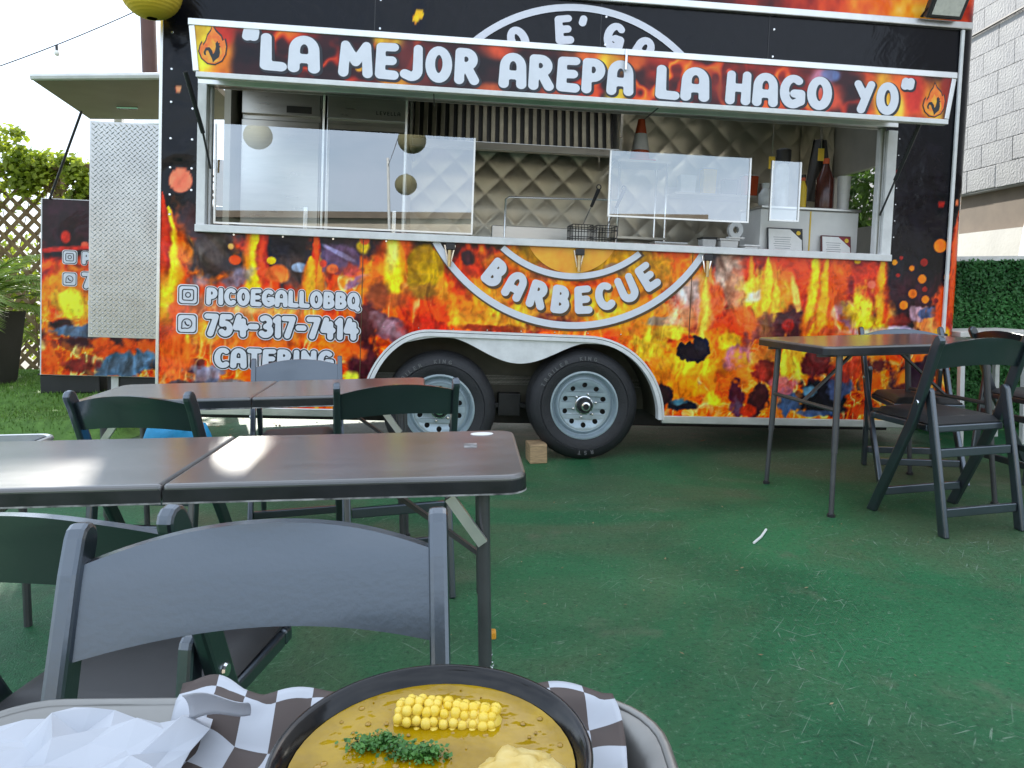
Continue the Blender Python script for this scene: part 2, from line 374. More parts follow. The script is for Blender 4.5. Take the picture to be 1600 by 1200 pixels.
ART=[
('b',-2.155,1.138,0.217,0.217,0,(58,44,44),1,0.45,0.5),
('b',-2.173,1.166,0.105,0.087,0,(96,86,80),0.7,0.6,0.6),
('b',-1.786,1.171,0.171,0.15,0,(26,24,36),1,0.4,0.4),
('b',-1.412,1.242,0.199,0.094,0,(40,30,38),0.95,0.4,0.4),
('b',-1.677,1.066,0.161,0.079,0,(86,66,62),0.7,0.6,0.5),
('b',-2.279,1.312,0.104,0.09,0,(60,40,44),0.9,0.4,0.5),
('b',-2.387,1.092,0.09,0.242,0,(238,98,28),1,0.5,0.5),
('t',-2.408,1.405,0.076,0.84,0,(250,205,45),1,0,(238,98,28)),
('t',-2.437,1.482,0.034,1.054,0,(200,50,20),1,0,(150,30,20)),
('b',-2.311,1.149,0.048,0.055,0,(240,130,50),0.9,0.5,0.5),
('t',-1.942,1.363,0.057,0.947,0,(238,196,30),1,0,(232,110,30)),
('t',-1.885,1.347,0.032,1.004,0,(220,60,40),0.8,0,(170,40,30)),
('b',-2.044,1.008,0.127,0.049,0.5,(150,140,170),0.75,0.5,0.5),
('b',-2.219,0.991,0.077,0.042,0,(160,150,165),0.6,0.6,0.5),
('b',-1.812,1.05,0.071,0.05,0,(240,110,50),1,0.3,0.2),
('c',-1.842,1.125,0.025,0.021,0,(240,170,20),1,0.15,0.05),
('c',-2.043,1.121,0.035,0.028,0,(232,80,40),1,0.2,0.1),
('c',-2.065,1.195,0.017,0.017,0,(255,170,100),1,0.3,0.05),
('b',-1.685,1.092,0.039,0.021,0,(150,200,230),1,0.4,0.4),
('t',-1.584,1.343,0.021,1.088,0,(235,80,30),1,0,(200,40,20)),
('t',-1.616,1.16,0.05,0.904,0,(250,180,40),1,0,(240,110,30)),
('t',-1.562,1.18,0.028,0.906,0,(245,150,40),1,0,(230,90,30)),
('b',-1.446,1.138,0.123,0.087,-0.35,(92,68,92),1,0.2,0.35),
('b',-1.465,1.181,0.094,0.014,-0.45,(160,140,190),0.8,0.4,0.3),
('c',-1.499,1.092,0.033,0.029,0,(240,110,60),0.9,0.3,0.2),
('c',-1.553,1.119,0.021,0.021,0,(210,70,50),0.9,0.3,0.1),
('b',-1.397,1.077,0.087,0.043,0,(210,70,50),0.7,0.5,0.5),
('b',-1.352,1.024,0.109,0.033,0.5,(120,80,120),0.8,0.4,0.5),
('b',-1.262,1.035,0.124,0.058,0.5,(250,120,25),1,0.4,0.4),
('b',-1.145,1.179,0.095,0.168,0,(238,98,28),1,0.5,0.3),
('t',-1.159,1.326,0.062,0.957,0,(255,215,40),1,0,(248,140,20)),
('b',-1.168,1.197,0.037,0.096,0,(255,235,130),0.7,0.7,0.2),
('b',-1.329,1.227,0.036,0.043,0,(200,160,30),0.9,0.4,0.3),
('c',-1.322,1.264,0.028,0.028,0,(235,80,50),0.9,0.3,0.2),
('b',-0.978,1.094,0.111,0.155,0,(176,132,14),1,0.15,0.12),
('b',-0.974,0.983,0.126,0.052,0,(120,70,34),0.7,0.5,0.5),
('b',-0.874,0.986,0.037,0.074,0,(230,140,40),0.9,0.4,0.4),
('b',-1.234,0.947,0.073,0.088,0,(116,52,30),0.95,0.4,0.4),
('b',-1.149,0.921,0.096,0.052,0,(150,60,30),0.8,0.5,0.4),
('b',-2.098,0.858,0.265,0.078,0,(232,168,128),0.55,0.7,0.6),
('b',-1.815,0.86,0.214,0.071,0,(240,190,110),0.5,0.7,0.6),
('b',-2.272,0.827,0.119,0.119,0,(150,80,70),0.5,0.6,0.6),
('b',-2.359,0.842,0.035,0.21,0,(225,80,50),0.7,0.5,0.6),
('b',-2.2,0.702,0.105,0.091,0,(250,170,60),0.7,0.6,0.6),
('b',-1.776,0.715,0.215,0.093,0,(245,150,50),0.6,0.7,0.7),
('b',-1.917,0.638,0.214,0.093,0,(238,98,28),0.7,0.6,0.7),
('t',-2.3,0.717,0.017,0.536,0,(250,190,60),1,0,(240,130,40)),
('b',-1.302,0.786,0.065,0.108,0,(70,26,34),0.95,0.3,0.4),
('b',-1.155,0.764,0.125,0.074,-0.5,(112,62,66),1,0.2,0.4),
('b',-1.155,0.764,0.095,0.044,-0.5,(170,140,150),0.5,0.5,0.9),
('b',-1.312,0.6,0.081,0.11,0,(66,22,30),0.95,0.3,0.4),
('b',-1.337,0.461,0.058,0.08,0,(52,18,22),0.95,0.3,0.4),
('b',-1.396,0.635,0.094,0.051,0,(240,90,30),0.9,0.5,0.6),
('b',-1.381,0.46,0.044,0.037,0,(250,220,60),0.95,0.5,0.4),
('b',-2.379,0.552,0.091,0.21,0,(242,100,36),0.85,0.5,0.6),
('b',-2.203,0.454,0.091,0.056,0.3,(140,130,150),0.9,0.3,0.6),
('b',-2.265,0.402,0.14,0.028,0,(60,60,80),0.8,0.4,0.6),
('b',-2.09,0.413,0.106,0.028,0,(90,100,130),0.7,0.4,0.6),
('b',-0.869,0.837,0.171,0.097,0,(225,60,20),0.9,0.4,0.7),
('b',-0.979,0.778,0.134,0.06,0,(170,30,20),0.8,0.4,0.7),
('b',-0.611,0.94,0.226,0.151,0,(246,150,30),0.8,0.6,0.8),
('b',-0.675,1.154,0.127,0.075,0,(196,50,26),1,0.4,0.6),
('b',-0.732,1.189,0.044,0.051,0,(50,30,44),0.9,0.3,0.4),
('b',-0.532,0.83,0.228,0.061,0,(250,170,50),0.7,0.6,0.7),
('b',-0.568,0.776,0.152,0.023,0,(130,30,20),0.8,0.4,0.8),
('b',-0.307,0.913,0.229,0.099,0,(250,190,60),0.5,0.6,0.8),
('b',-0.152,0.853,0.139,0.035,0,(110,40,44),0.9,0.4,0.6),
('b',0.115,0.927,0.274,0.117,0,(250,160,40),0.8,0.6,0.8),
('b',-0.071,1.205,0.505,0.132,0,(176,132,14),0.85,0.5,0.3),
('b',0.144,1.157,0.093,0.039,0,(120,90,80),0.8,0.4,0.6),
('b',0.38,1.128,0.157,0.118,0,(190,140,30),0.7,0.5,0.5),
('b',-0.239,1.123,0.114,0.053,0,(120,50,50),0.7,0.5,0.6),
('b',0.353,0.859,0.197,0.173,0,(248,150,36),0.8,0.5,0.8),
('b',0.663,0.985,0.176,0.136,0,(226,160,134),0.85,0.5,0.5),
('b',0.59,1.029,0.079,0.079,0,(190,170,165),0.8,0.5,0.5),
('b',0.464,0.855,0.11,0.027,0.1,(150,130,110),0.9,0.4,0.7),
('b',0.649,0.868,0.16,0.072,0,(238,160,110),0.7,0.6,0.6),
('b',0.846,1.165,0.112,0.12,0,(196,160,140),0.95,0.4,0.3),
('b',0.717,1.103,0.04,0.16,0,(240,150,60),0.8,0.5,0.4),
('b',0.775,0.989,0.056,0.104,0,(226,90,36),0.9,0.3,0.3),
('t',0.717,1.141,0.036,0.755,0,(250,210,80),1,0,(244,150,60)),
('b',1.094,1.195,0.162,0.162,0,(214,60,26),1,0.5,0.4),
('b',1.032,1.212,0.049,0.065,0,(130,40,30),0.8,0.5,0.4),
('b',1.279,1.163,0.139,0.18,0,(222,72,30),1,0.5,0.4),
('t',0.987,1.287,0.036,0.88,0,(250,150,40),1,0,(226,70,26)),
('b',0.901,1.032,0.072,0.104,0,(236,170,130),0.8,0.4,0.5),
('b',1.083,1.019,0.138,0.146,0,(250,205,60),1,0.5,0.5),
('b',1.042,1.029,0.089,0.032,0.3,(255,240,215),0.85,0.6,0.5),
('t',1.103,1.272,0.053,0.806,0,(252,215,60),1,0,(248,140,40)),
('t',1.165,1.197,0.04,0.847,0,(252,200,60),1,0,(240,120,40)),
('b',1.23,1.083,0.049,0.163,0.5,(236,120,40),0.7,0.5,0.4),
('b',1.292,0.999,0.021,0.143,0.25,(255,190,90),0.9,0.5,0.3),
('b',1.278,0.83,0.131,0.115,0,(74,30,34),1,0.25,0.4),
('b',1.243,0.857,0.033,0.033,0,(190,40,30),0.9,0.5,0.4),
('b',1.094,0.824,0.065,0.089,0,(120,60,60),0.8,0.4,0.6),
('b',0.994,0.802,0.041,0.123,0,(170,80,70),0.7,0.4,0.6),
('b',1.624,1.235,0.158,0.249,0,(120,26,30),1,0.4,0.4),
('b',1.525,1.173,0.09,0.245,0,(236,92,24),1,0.4,0.4),
('t',1.398,1.323,0.065,0.716,0,(253,205,40),1,0,(245,120,24)),
('t',1.461,1.318,0.041,0.817,0,(252,180,40),1,0,(236,90,24)),
('b',1.552,0.938,0.041,0.033,0,(255,190,150),0.7,0.6,0.6),
('b',1.653,0.901,0.092,0.1,0,(196,150,180),0.9,0.4,0.5),
('b',1.767,1.083,0.109,0.21,0,(206,60,30),0.9,0.4,0.5),
('t',1.825,1.361,0.038,0.828,0,(253,160,30),1,0,(226,70,20)),
('b',1.736,0.912,0.117,0.15,0,(250,210,50),1,0.4,0.5),
('c',1.764,1.123,0.025,0.025,0,(250,120,90),0.9,0.3,0.1),
('b',1.733,0.825,0.252,0.034,0,(220,190,220),0.6,0.5,0.5),
('c',1.664,1.264,0.021,0.017,0,(245,170,40),1,0.2,0.05),
('b',1.611,0.781,0.209,0.1,0,(228,80,40),0.8,0.5,0.8),
('b',0.909,0.877,0.121,0.081,0,(236,100,40),0.8,0.5,0.7),
('b',0.853,0.797,0.105,0.121,0,(240,70,30),0.9,0.5,0.7),
('b',0.685,0.559,0.282,0.201,0,(246,130,24),0.95,0.5,0.8),
('b',0.38,0.705,0.111,0.079,0,(250,205,50),0.9,0.5,0.5),
('b',0.664,0.589,0.16,0.08,0,(252,180,40),0.8,0.5,0.8),
('b',0.495,0.786,0.119,0.04,0,(252,215,60),0.8,0.5,0.6),
('b',0.876,0.74,0.065,0.049,0,(252,200,40),0.9,0.5,0.6),
('b',0.807,0.386,0.088,0.048,0,(252,215,40),0.9,0.5,0.6),
('b',0.571,0.439,0.16,0.08,0,(248,140,20),0.8,0.5,0.8),
('b',0.663,0.675,0.104,0.06,-0.2,(28,18,26),1,0.12,0.55),
('b',0.692,0.73,0.056,0.04,-0.5,(34,26,40),1,0.15,0.5),
('b',0.943,0.636,0.097,0.073,0.4,(190,110,130),0.9,0.3,0.6),
('b',0.969,0.527,0.081,0.122,0,(240,110,30),0.9,0.5,0.7),
('b',1.125,0.649,0.138,0.073,0,(240,150,50),0.8,0.5,0.8),
('b',1.289,0.634,0.14,0.099,0,(250,190,50),0.85,0.4,0.6),
('b',1.109,0.57,0.081,0.065,0,(130,30,26),0.9,0.3,0.6),
('b',0.454,0.397,0.087,0.087,-0.8,(40,16,24),1,0.15,0.3),
('b',0.596,0.346,0.144,0.04,0,(34,26,36),1,0.2,0.5),
('b',0.583,0.369,0.056,0.024,0,(50,150,160),0.9,0.4,0.6),
('b',0.935,0.4,0.073,0.105,0,(84,26,40),1,0.2,0.5),
('b',0.937,0.369,0.057,0.057,0,(150,120,160),0.6,0.5,0.8),
('b',1.077,0.403,0.074,0.099,0,(64,24,26),1,0.2,0.5),
('b',1.012,0.331,0.049,0.033,0,(200,50,20),0.9,0.4,0.6),
('b',1.488,0.413,0.192,0.125,0,(26,20,30),1,0.2,0.4),
('b',1.287,0.388,0.074,0.074,0,(54,92,140),1,0.3,0.6),
('b',1.391,0.45,0.049,0.037,0,(66,150,170),0.95,0.4,0.6),
('b',1.621,0.483,0.092,0.075,-0.4,(60,84,140),0.95,0.3,0.6),
('b',1.432,0.316,0.124,0.025,0,(60,100,160),0.9,0.3,0.5),
('b',1.237,0.474,0.082,0.057,0,(200,100,110),0.8,0.4,0.7),
('b',1.455,0.618,0.099,0.099,0,(92,24,30),0.95,0.3,0.6),
('b',1.643,0.604,0.125,0.075,0,(180,50,36),0.8,0.4,0.8),
('b',1.817,0.508,0.109,0.109,0,(236,90,24),0.9,0.4,0.8),
('b',1.851,0.629,0.084,0.059,0,(70,24,30),0.9,0.3,0.6),
('b',1.933,0.35,0.059,0.051,0,(250,190,30),0.9,0.4,0.6),
('b',1.722,0.346,0.059,0.034,0,(220,70,20),0.9,0.4,0.6),
('b',2.007,0.513,0.127,0.169,0,(60,24,36),0.9,0.3,0.5),
('b',1.983,0.552,0.051,0.068,0,(236,110,30),0.9,0.4,0.7),
('b',2.134,0.516,0.094,0.171,0,(40,22,34),0.95,0.3,0.5),
('b',2.228,0.397,0.129,0.086,0,(180,60,30),0.8,0.4,0.8),
('b',2.053,1.391,0.203,0.634,0,(24,18,26),1,0.15,0.1),
('b',2.056,1.034,0.187,0.17,0,(62,24,32),0.7,0.6,0.4),
('b',1.959,0.912,0.084,0.042,0,(120,30,24),0.8,0.5,0.5),
('b',2.152,0.878,0.111,0.094,0,(246,140,70),1,0.3,0.5),
('b',2.071,0.947,0.055,0.051,0,(170,130,140),0.9,0.3,0.5),
('b',2.167,0.966,0.077,0.034,0.3,(60,80,130),0.95,0.3,0.6),
('b',2.295,0.963,0.112,0.112,0,(236,84,26),1,0.4,0.6),
('b',2.342,0.904,0.069,0.06,0,(190,30,20),0.9,0.4,0.5),
('b',2.244,0.78,0.085,0.085,0,(252,170,40),1,0.4,0.6),
('b',1.985,0.841,0.101,0.034,0,(220,190,220),0.8,0.5,0.4),
('b',2.371,0.804,0.06,0.077,0,(70,24,40),0.9,0.3,0.4),
('t',2.356,1.72,0.038,0.926,0,(250,170,30),1,0,(220,70,16)),
('t',2.309,1.599,0.043,1.004,0,(226,80,20),1,0,(120,30,16)),
('b',2.388,1.166,0.021,0.252,0,(252,200,50),0.9,0.5,0.2),
('c',2.198,1.381,0.042,0.042,0,(244,116,30),1,0.15,0.05),
('c',1.906,1.266,0.017,0.017,0,(244,116,30),1,0.15,0.05),
('c',2.021,1.235,0.017,0.017,0,(244,116,30),1,0.15,0.05),
('c',2.093,1.171,0.028,0.028,0,(244,116,30),1,0.15,0.05),
('c',2.036,1.077,0.028,0.028,0,(244,116,30),1,0.15,0.05),
('c',1.982,1.004,0.028,0.028,0,(244,116,30),1,0.15,0.05),
('c',2.123,1.045,0.024,0.024,0,(244,116,30),1,0.15,0.05),
('c',2.258,1.189,0.021,0.021,0,(244,116,30),1,0.15,0.05),
('c',2.293,1.651,0.013,0.013,0,(240,100,70),1,0.15,0.05),
('c',2.188,1.638,0.021,0.021,0,(130,34,30),1,0.15,0.05),
('c',2.099,1.274,0.025,0.025,0,(130,34,30),1,0.15,0.05),
('c',1.932,1.188,0.013,0.013,0,(130,34,30),1,0.15,0.05),
('c',2.115,1.108,0.017,0.017,0,(130,34,30),1,0.15,0.05),
('c',1.946,1.296,0.012,0.012,0,(130,34,30),1,0.15,0.05),
('c',2.258,2.023,0.011,0.011,0,(130,34,30),1,0.15,0.05),
('c',1.886,1.823,0.01,0.01,0,(130,34,30),1,0.15,0.05),
('c',2.317,1.561,0.017,0.017,0,(130,34,30),1,0.15,0.05),
('c',2.192,1.039,0.017,0.017,0,(130,34,30),1,0.15,0.05),
('c',-1.052,2.557,0.025,0.028,0,(246,150,30),1,0.12,0.12),
('c',-1.07,2.528,0.019,0.021,0,(246,150,30),1,0.12,0.12),
('c',-2.345,1.554,0.062,0.068,0,(236,120,90),1,0.12,0.12),
('c',-2.363,2.057,0.017,0.019,0,(236,120,90),1,0.12,0.12),
]
def print_mat(name, rough=.22, coat=.35, bump=.12):
    m = bpy.data.materials.new(name); m.use_nodes = True; MATS[name] = m
    n, l = m.node_tree.nodes, m.node_tree.links; b = n['Principled BSDF']
    at_ = n.new('ShaderNodeAttribute'); at_.attribute_name = 'print'
    l.new(at_.outputs['Color'], b.inputs['Base Color'])
    b.inputs['Roughness'].default_value = rough; b.inputs['Coat Weight'].default_value = coat; b.inputs['Coat Roughness'].default_value = .06; b.inputs['Specular IOR Level'].default_value = .2
    tc = n.new('ShaderNodeTexCoord'); nz = n.new('ShaderNodeTexNoise'); nz.inputs['Scale'].default_value = 3.2; nz.inputs['Detail'].default_value = 3; nz.inputs['Distortion'].default_value = 1.2
    n2 = n.new('ShaderNodeTexNoise'); n2.inputs['Scale'].default_value = 22; n2.inputs['Detail'].default_value = 2
    ad = n.new('ShaderNodeMath'); ad.operation = 'MULTIPLY_ADD'; ad.inputs[1].default_value = .12
    bp = n.new('ShaderNodeBump'); bp.inputs['Strength'].default_value = bump; bp.inputs['Distance'].default_value = .08
    l.new(tc.outputs['Object'], nz.inputs['Vector']); l.new(tc.outputs['Object'], n2.inputs['Vector'])
    l.new(n2.outputs['Fac'], ad.inputs[0]); l.new(nz.outputs['Fac'], ad.inputs[2]); l.new(ad.outputs['Value'], bp.inputs['Height'])
    l.new(bp.outputs['Normal'], b.inputs['Normal']); l.new(bp.outputs['Normal'], b.inputs['Coat Normal'])
    return m
print_mat('vinyl_wrap', .2, .10, .10); print_mat('vinyl_fascia', .3, .2, .05)
mat('tread_plate', (.50, .50, .49), .32, .85, var=.12, vscale=6, rvar=.1)
mat('white_trim', (.74, .74, .73), .38, .0, var=.08, vscale=14, bump=.05, bscale=60)
mat('aluminium', (.72, .72, .70), .34, .85, var=.10, vscale=6, bump=.06, bscale=30, rvar=.10)
mat('stainless', (.66, .63, .56), .34, .85, var=.08, vscale=5, bump=.03, bscale=24, stretch=(1, 1, 6), rvar=.08)
mat('quilted_steel', (.62, .59, .50), .36, .7, var=.06, vscale=7, rvar=.08)
mat('letter_white', (.72, .74, .80), .35, 0, var=.03, vscale=20)
mat('letter_edge', (.80, .80, .82), .4, 0, var=.03)
mat('letter_dark', (.012, .014, .022), .4, 0, var=.1)
mat('letter_shadow', (.09, .045, .012), .5, 0, var=.2)
mat('black_rubber', (.020, .020, .022), .62, 0, var=.25, vscale=9, bump=.25, bscale=90, rvar=.1)
mat('rubber_mark', (.10, .10, .10), .6, 0, var=.1)
mat('rim_paint', (.36, .44, .48), .33, .35, var=.10, vscale=12, bump=.05, bscale=60, rvar=.08)
mat('dark_steel', (.022, .022, .022), .5, .3, var=.3, vscale=12, bump=.1, bscale=40)
mat('well_paint', (.085, .078, .052), .6, 0, var=.25, vscale=5, bump=.1, bscale=30)
mat('frame_black', (.016, .016, .018), .4, 0, var=.2, vscale=20)
mat('brass', (.55, .42, .22), .35, .9, var=.2, vscale=30)
mat('chrome', (.75, .75, .75), .15, 1., var=.05)
mat('inner_wall', (.42, .40, .34), .45, .2, var=.1, vscale=4)
mat('wood', (.42, .28, .15), .7, 0, var=.3, vscale=14, stretch=(1, 1, 8), bump=.2, bscale=60)
# ------------------------------------------------------------------ the trailer's own frame: x along, y inwards, z up
TU, TN, TW = Vector((.99424989, .09573538, -.04797813)), Vector((.09584575, -.9953962, 0)), Vector((.04775725, .0045985, .99884839))
TO = Vector((.41412, 4.29402, 0))
TM = Matrix(((TU.x, -TN.x, TW.x, TO.x), (TU.y, -TN.y, TW.y, TO.y), (TU.z, -TN.z, TW.z, TO.z), (0, 0, 0, 1)))
def tin(x, y, z, rz=0): return TM @ Matrix.Translation((x, y, z)) @ Matrix.Rotation(rz, 4, 'Z')
ground_z_wheel = -.041
trailer = thing('food_trailer', 'black food trailer wrapped in flame and coal print with open serving hatch', 'food trailer', TM)
UL, UR, WB, WT = -2.452, 2.385, .272, 2.96      # ends, bottom, top
OL, OR_, OB, OT = -2.205, 1.80, 1.315, 2.085     # serving opening
# wheel arch (outer edge)
def arch_pts(n=14, off=0.):
    L = [(-.93+(.37+off)*math.cos(R(a)), .262+(.478+off)*math.sin(R(a))) for a in np.linspace(180, 90, n)]
    Rr = [(.0+(.462+off)*math.cos(R(a)), .262+(.470+off)*math.sin(R(a))) for a in np.linspace(90, 0, n)]
    return L+Rr
def in_arch(u, w):
    a = (u < -.93) & (((u+.93)/.37)**2+((w-.262)/.478)**2 < 1)
    b = (u > 0) & ((u/.462)**2+((w-.262)/.470)**2 < 1)
    c = (u >= -.93) & (u <= 0) & (w < .738)
    return a | b | c
# wrap sheet, colour printed per vertex
def wrap_sheet():
    us = np.arange(UL, UR+.0026, .0056); us[-1] = UR
    ws = np.concatenate([np.arange(WB, 1.50, .0056), np.arange(1.50, 2.68, .016), np.arange(2.68, WT+.001, .009)])
    U, W = np.meshgrid(us, ws); Y = np.zeros(U.shape)
    t = np.clip((U-2.27)/(UR-2.27), 0, 1); Y += .10*t**2.2
    nu, nw = len(us), len(ws)
    rgb = paint(U, W, ART, 1.24)
    # second flame band on the roof edge
    rb = ramp(np.clip(.15+.9*fbm(U*7, W*5, 4, 91)*sst(.2, 2.0, U), 0, 1), FIRE)/255.
    rgb = np.where((W > 2.735)[..., None], rb, rgb)
    rgb = srgb2lin(rgb)
    # soft ripples where the vinyl lifts round the screws of the left pillar
    rip = .005*np.exp(-((U+2.36)/.10)**2)*np.sin(W*19+6*fbm(U*5, W*4, 2, 5))+.012*np.exp(-((U+2.2)/.2)**2-((W-1.18)/.12)**2)*np.sin(U*28+W*20)
    Y = Y+rip*.9
    v = np.stack([U, Y, W], -1).reshape(-1, 3)
    idx = np.arange(nu*nw).reshape(nw, nu)
    cu = (U[:-1, :-1]+U[1:, 1:])/2; cw = (W[:-1, :-1]+W[1:, 1:])/2
    keep = ~((cu > OL) & (cu < OR_) & (cw > OB) & (cw < OT)) & ~in_arch(cu, cw)
    q = np.stack([idx[:-1, :-1], idx[:-1, 1:], idx[1:, 1:], idx[1:, :-1]], -1)[keep]
    me = bpy.data.meshes.new('flame_wrap'); me.from_pydata(v.tolist(), [], q.tolist()); me.update()
    me.polygons.foreach_set('use_smooth', [True]*len(me.polygons))
    vcol(me, rgb.reshape(-1, 3)); me.materials.append(MATS['vinyl_wrap'])
    return link('flame_wrap', me, trailer, label='glossy black vinyl printed with flames and glowing coals')
wrap_sheet()
# shell behind the wrap
T = .045; D = 2.05; Y0 = .016
mb = MB(); mb.box(UL, OL, Y0, Y0+T, WB, WT-.02); mb.box(OR_, 2.28, Y0, Y0+T, WB, WT-.02); mb.box(OL, OR_, Y0, Y0+T, OT, WT-.02)
mb.box(OL, -1.30, Y0, Y0+T, WB, OB); mb.box(.462, OR_, Y0, Y0+T, WB, OB); mb.box(-1.30, .462, Y0, Y0+T, .75, OB)
mb.build('front_wall', 'inner_wall', trailer)
mb = MB(); mb.box(UL, UL+T, Y0+T, .25, WB, WT-.02); mb.box(UL, UL+T, 1.15, D, WB, WT-.02); mb.box(UL, UL+T, .25, 1.15, 2.42, WT-.02); mb.box(UL, UL+T, .25, 1.15, WB, .46); mb.build('end_wall', 'inner_wall', trailer)
mb = MB(); e0 = 2.285; e1 = 2.33
mb.box(e0, e1, .11, .75, WB, WT-.02); mb.box(e0, e1, 1.45, D, WB, WT-.02); mb.box(e0, e1, .75, 1.45, WB, 1.58); mb.box(e0, e1, .75, 1.45, 2.02, WT-.02)
mb.build('end_wall', 'inner_wall', trailer)
MB().box(UL, 2.33, D, D+T, WB, WT-.02).build('back_wall', 'inner_wall', trailer)
mb = MB(); mb.box(UL, -.75, .02, D+T, WT-.018, WT+.03); mb.box(1.75, 2.34, .02, D+T, WT-.018, WT+.03); mb.box(-.75, 1.75, .02, .30, WT-.018, WT+.03); mb.box(-.75, 1.75, 1.15, D+T, WT-.018, WT+.03); mb.build('roof', 'aluminium', trailer)  # roof left open in the middle, an added opening to brighten the kitchen
mb = MB(); mb.box(-.78, -.75, .27, 1.18, WT+.0301, WT+.10); mb.box(1.75, 1.78, .27, 1.18, WT+.0301, WT+.10); mb.box(-.75, 1.75, .27, .30, WT+.0301, WT+.10); mb.box(-.75, 1.75, 1.15, 1.18, WT+.0301, WT+.10); mb.build('added_skylight_curb', 'aluminium', trailer)  # curb of the added roof opening that lets daylight inside
mb = MB(); mb.box(UL+T, -1.30, Y0+T, D, .40, .46); mb.box(.47, 2.28, Y0+T, D, .40, .46); mb.box(-1.30, .47, .36, D, .40, .46); mb.build('floor_deck', 'inner_wall', trailer)
# wheel well liner
mb = MB(); mb.grid(lambda s, t: (lambda p: (p[0], .03+.33*t, p[1]))(arch_pts(14)[min(27, int(s*27+.5))]), 27, 1)
mb.box(-1.30, .462, .36, .375, .262, .78); mb.build('wheel_well', 'well_paint', trailer, smooth=40)
# bottom rail and roof-edge trim
MB().box(UL, -1.31, -.012, .014, WB-.034, WB+.012).build('bottom_rail', 'aluminium', trailer, bevel=.004)
MB().box(.474, 2.31, -.012, .014, WB-.034, WB+.012).build('bottom_rail', 'aluminium', trailer, bevel=.004)
MB().box(UL, 2.30, -.03, .012, 2.70, 2.742).build('roof_trim', 'aluminium', trailer, bevel=.005)
MB().box(2.235, 2.256, -.022, -.004, .84, 2.698).build('corner_trim', 'white_trim', trailer, bevel=.005)
MB().box(2.225, 2.268, -.03, -.002, .80, .838).build('trim_end_cap', 'frame_black', trailer, bevel=.006)
MB().box(UL-.012, UL+.006, -.008, .05, WB, WT).build('corner_edge', 'aluminium', trailer, bevel=.003)
# vertical seams of the panels (thin raised joint strips) and screws
for u in (-1.30, .0, 1.02):
    MB().box(u-.0025, u+.0025, -.0025, .004, 2.09, 2.70).build('panel_seam', 'frame_black', trailer)
for u in (-1.33, .62):
    MB().box(u-.002, u+.002, -.002, .004, .76 if u > 0 else .3, 1.27).build('panel_seam', 'letter_shadow', trailer)
mb = MB()
def screw(u, w, r=.008): mb.lathe([(0, -.006), (r*.7, -.006), (r, -.003), (r, .004)], 8, lambda x, y, z: (u+x, z, w+y))
for w in (2.36, 2.16, 1.98, 1.78, 1.62, 1.47, 1.36): screw(-2.40, w)
for w in (1.95, 1.78, 1.62, 1.5): screw(-2.285, w)
for u in (-2.05, -1.78, -1.5, -1.2): screw(u, 1.262)
for u in (-1.30, .0, 1.02): screw(u+.03, 2.62); screw(u+.03, 2.46)
for k in range(7): screw(1.885, 1.42+k*.1, .005)
for u in np.arange(-1.2, .4, .2): screw(u, .768, .005)
mb.build('screws', 'chrome', trailer, kind='stuff')
# fender skirt between the wheels with rolled edge
A = arch_pts(16)
def arch_y(u):
    if u < -.93: return .262+.478*math.sqrt(max(0, 1-((u+.93)/.37)**2))
    if u > 0: return .262+.470*math.sqrt(max(0, 1-(u/.462)**2))
    return .740-(u+.93)*.0086
us = np.linspace(-1.12, .17, 60)
low = [min(arch_y(u)-.002, .712-.012*(u+.4)-(.135*math.cos(math.pi*(u+.41)/.80)**1.6 if abs(u+.41) < .40 else 0)-(.5*max(0, abs(u+.41)-.46)**1.6)) for u in us]
poly = [(u, arch_y(u)) for u in us]+[(u, l) for u, l in zip(us[::-1], low[::-1])]
mb = MB()
for i in range(len(us)-1):
    a, b = us[i], us[i+1]
    mb.add([(a, -.014, low[i]), (b, -.014, low[i+1]), (b, -.014, arch_y(b)), (a, -.014, arch_y(a)), (a, .012, low[i]), (b, .012, low[i+1])], [(0, 1, 2, 3), (4, 5, 1, 0)])
mb.build('fender_skirt', 'white_trim', trailer, smooth=30)
def ribbon(name, m, off0, off1, y0, y1, bev=.003):
    a, b = arch_pts(18, off0), arch_pts(18, off1); mb = MB(); n = len(a)
    v = [(p[0], y0, p[1]) for p in a]+[(p[0], y0, p[1]) for p in b]+[(p[0], y1, p[1]) for p in a]+[(p[0], y1, p[1]) for p in b]
    f = []
    for i in range(n-1): f += [(i, n+i, n+i+1, i+1), (2*n+i, i, i+1, 2*n+i+1), (n+i, 3*n+i, 3*n+i+1, n+i+1)]
    mb.add(v, f); return mb.build(name, m, trailer, smooth=40)
ribbon('fender_trim', 'white_trim', -.016, .006, -.032, .03)
ribbon('fender_trim', 'white_trim', .010, .022, -.026, .012)
ribbon('fender_seal', 'frame_black', .005, .011, -.020, .012)
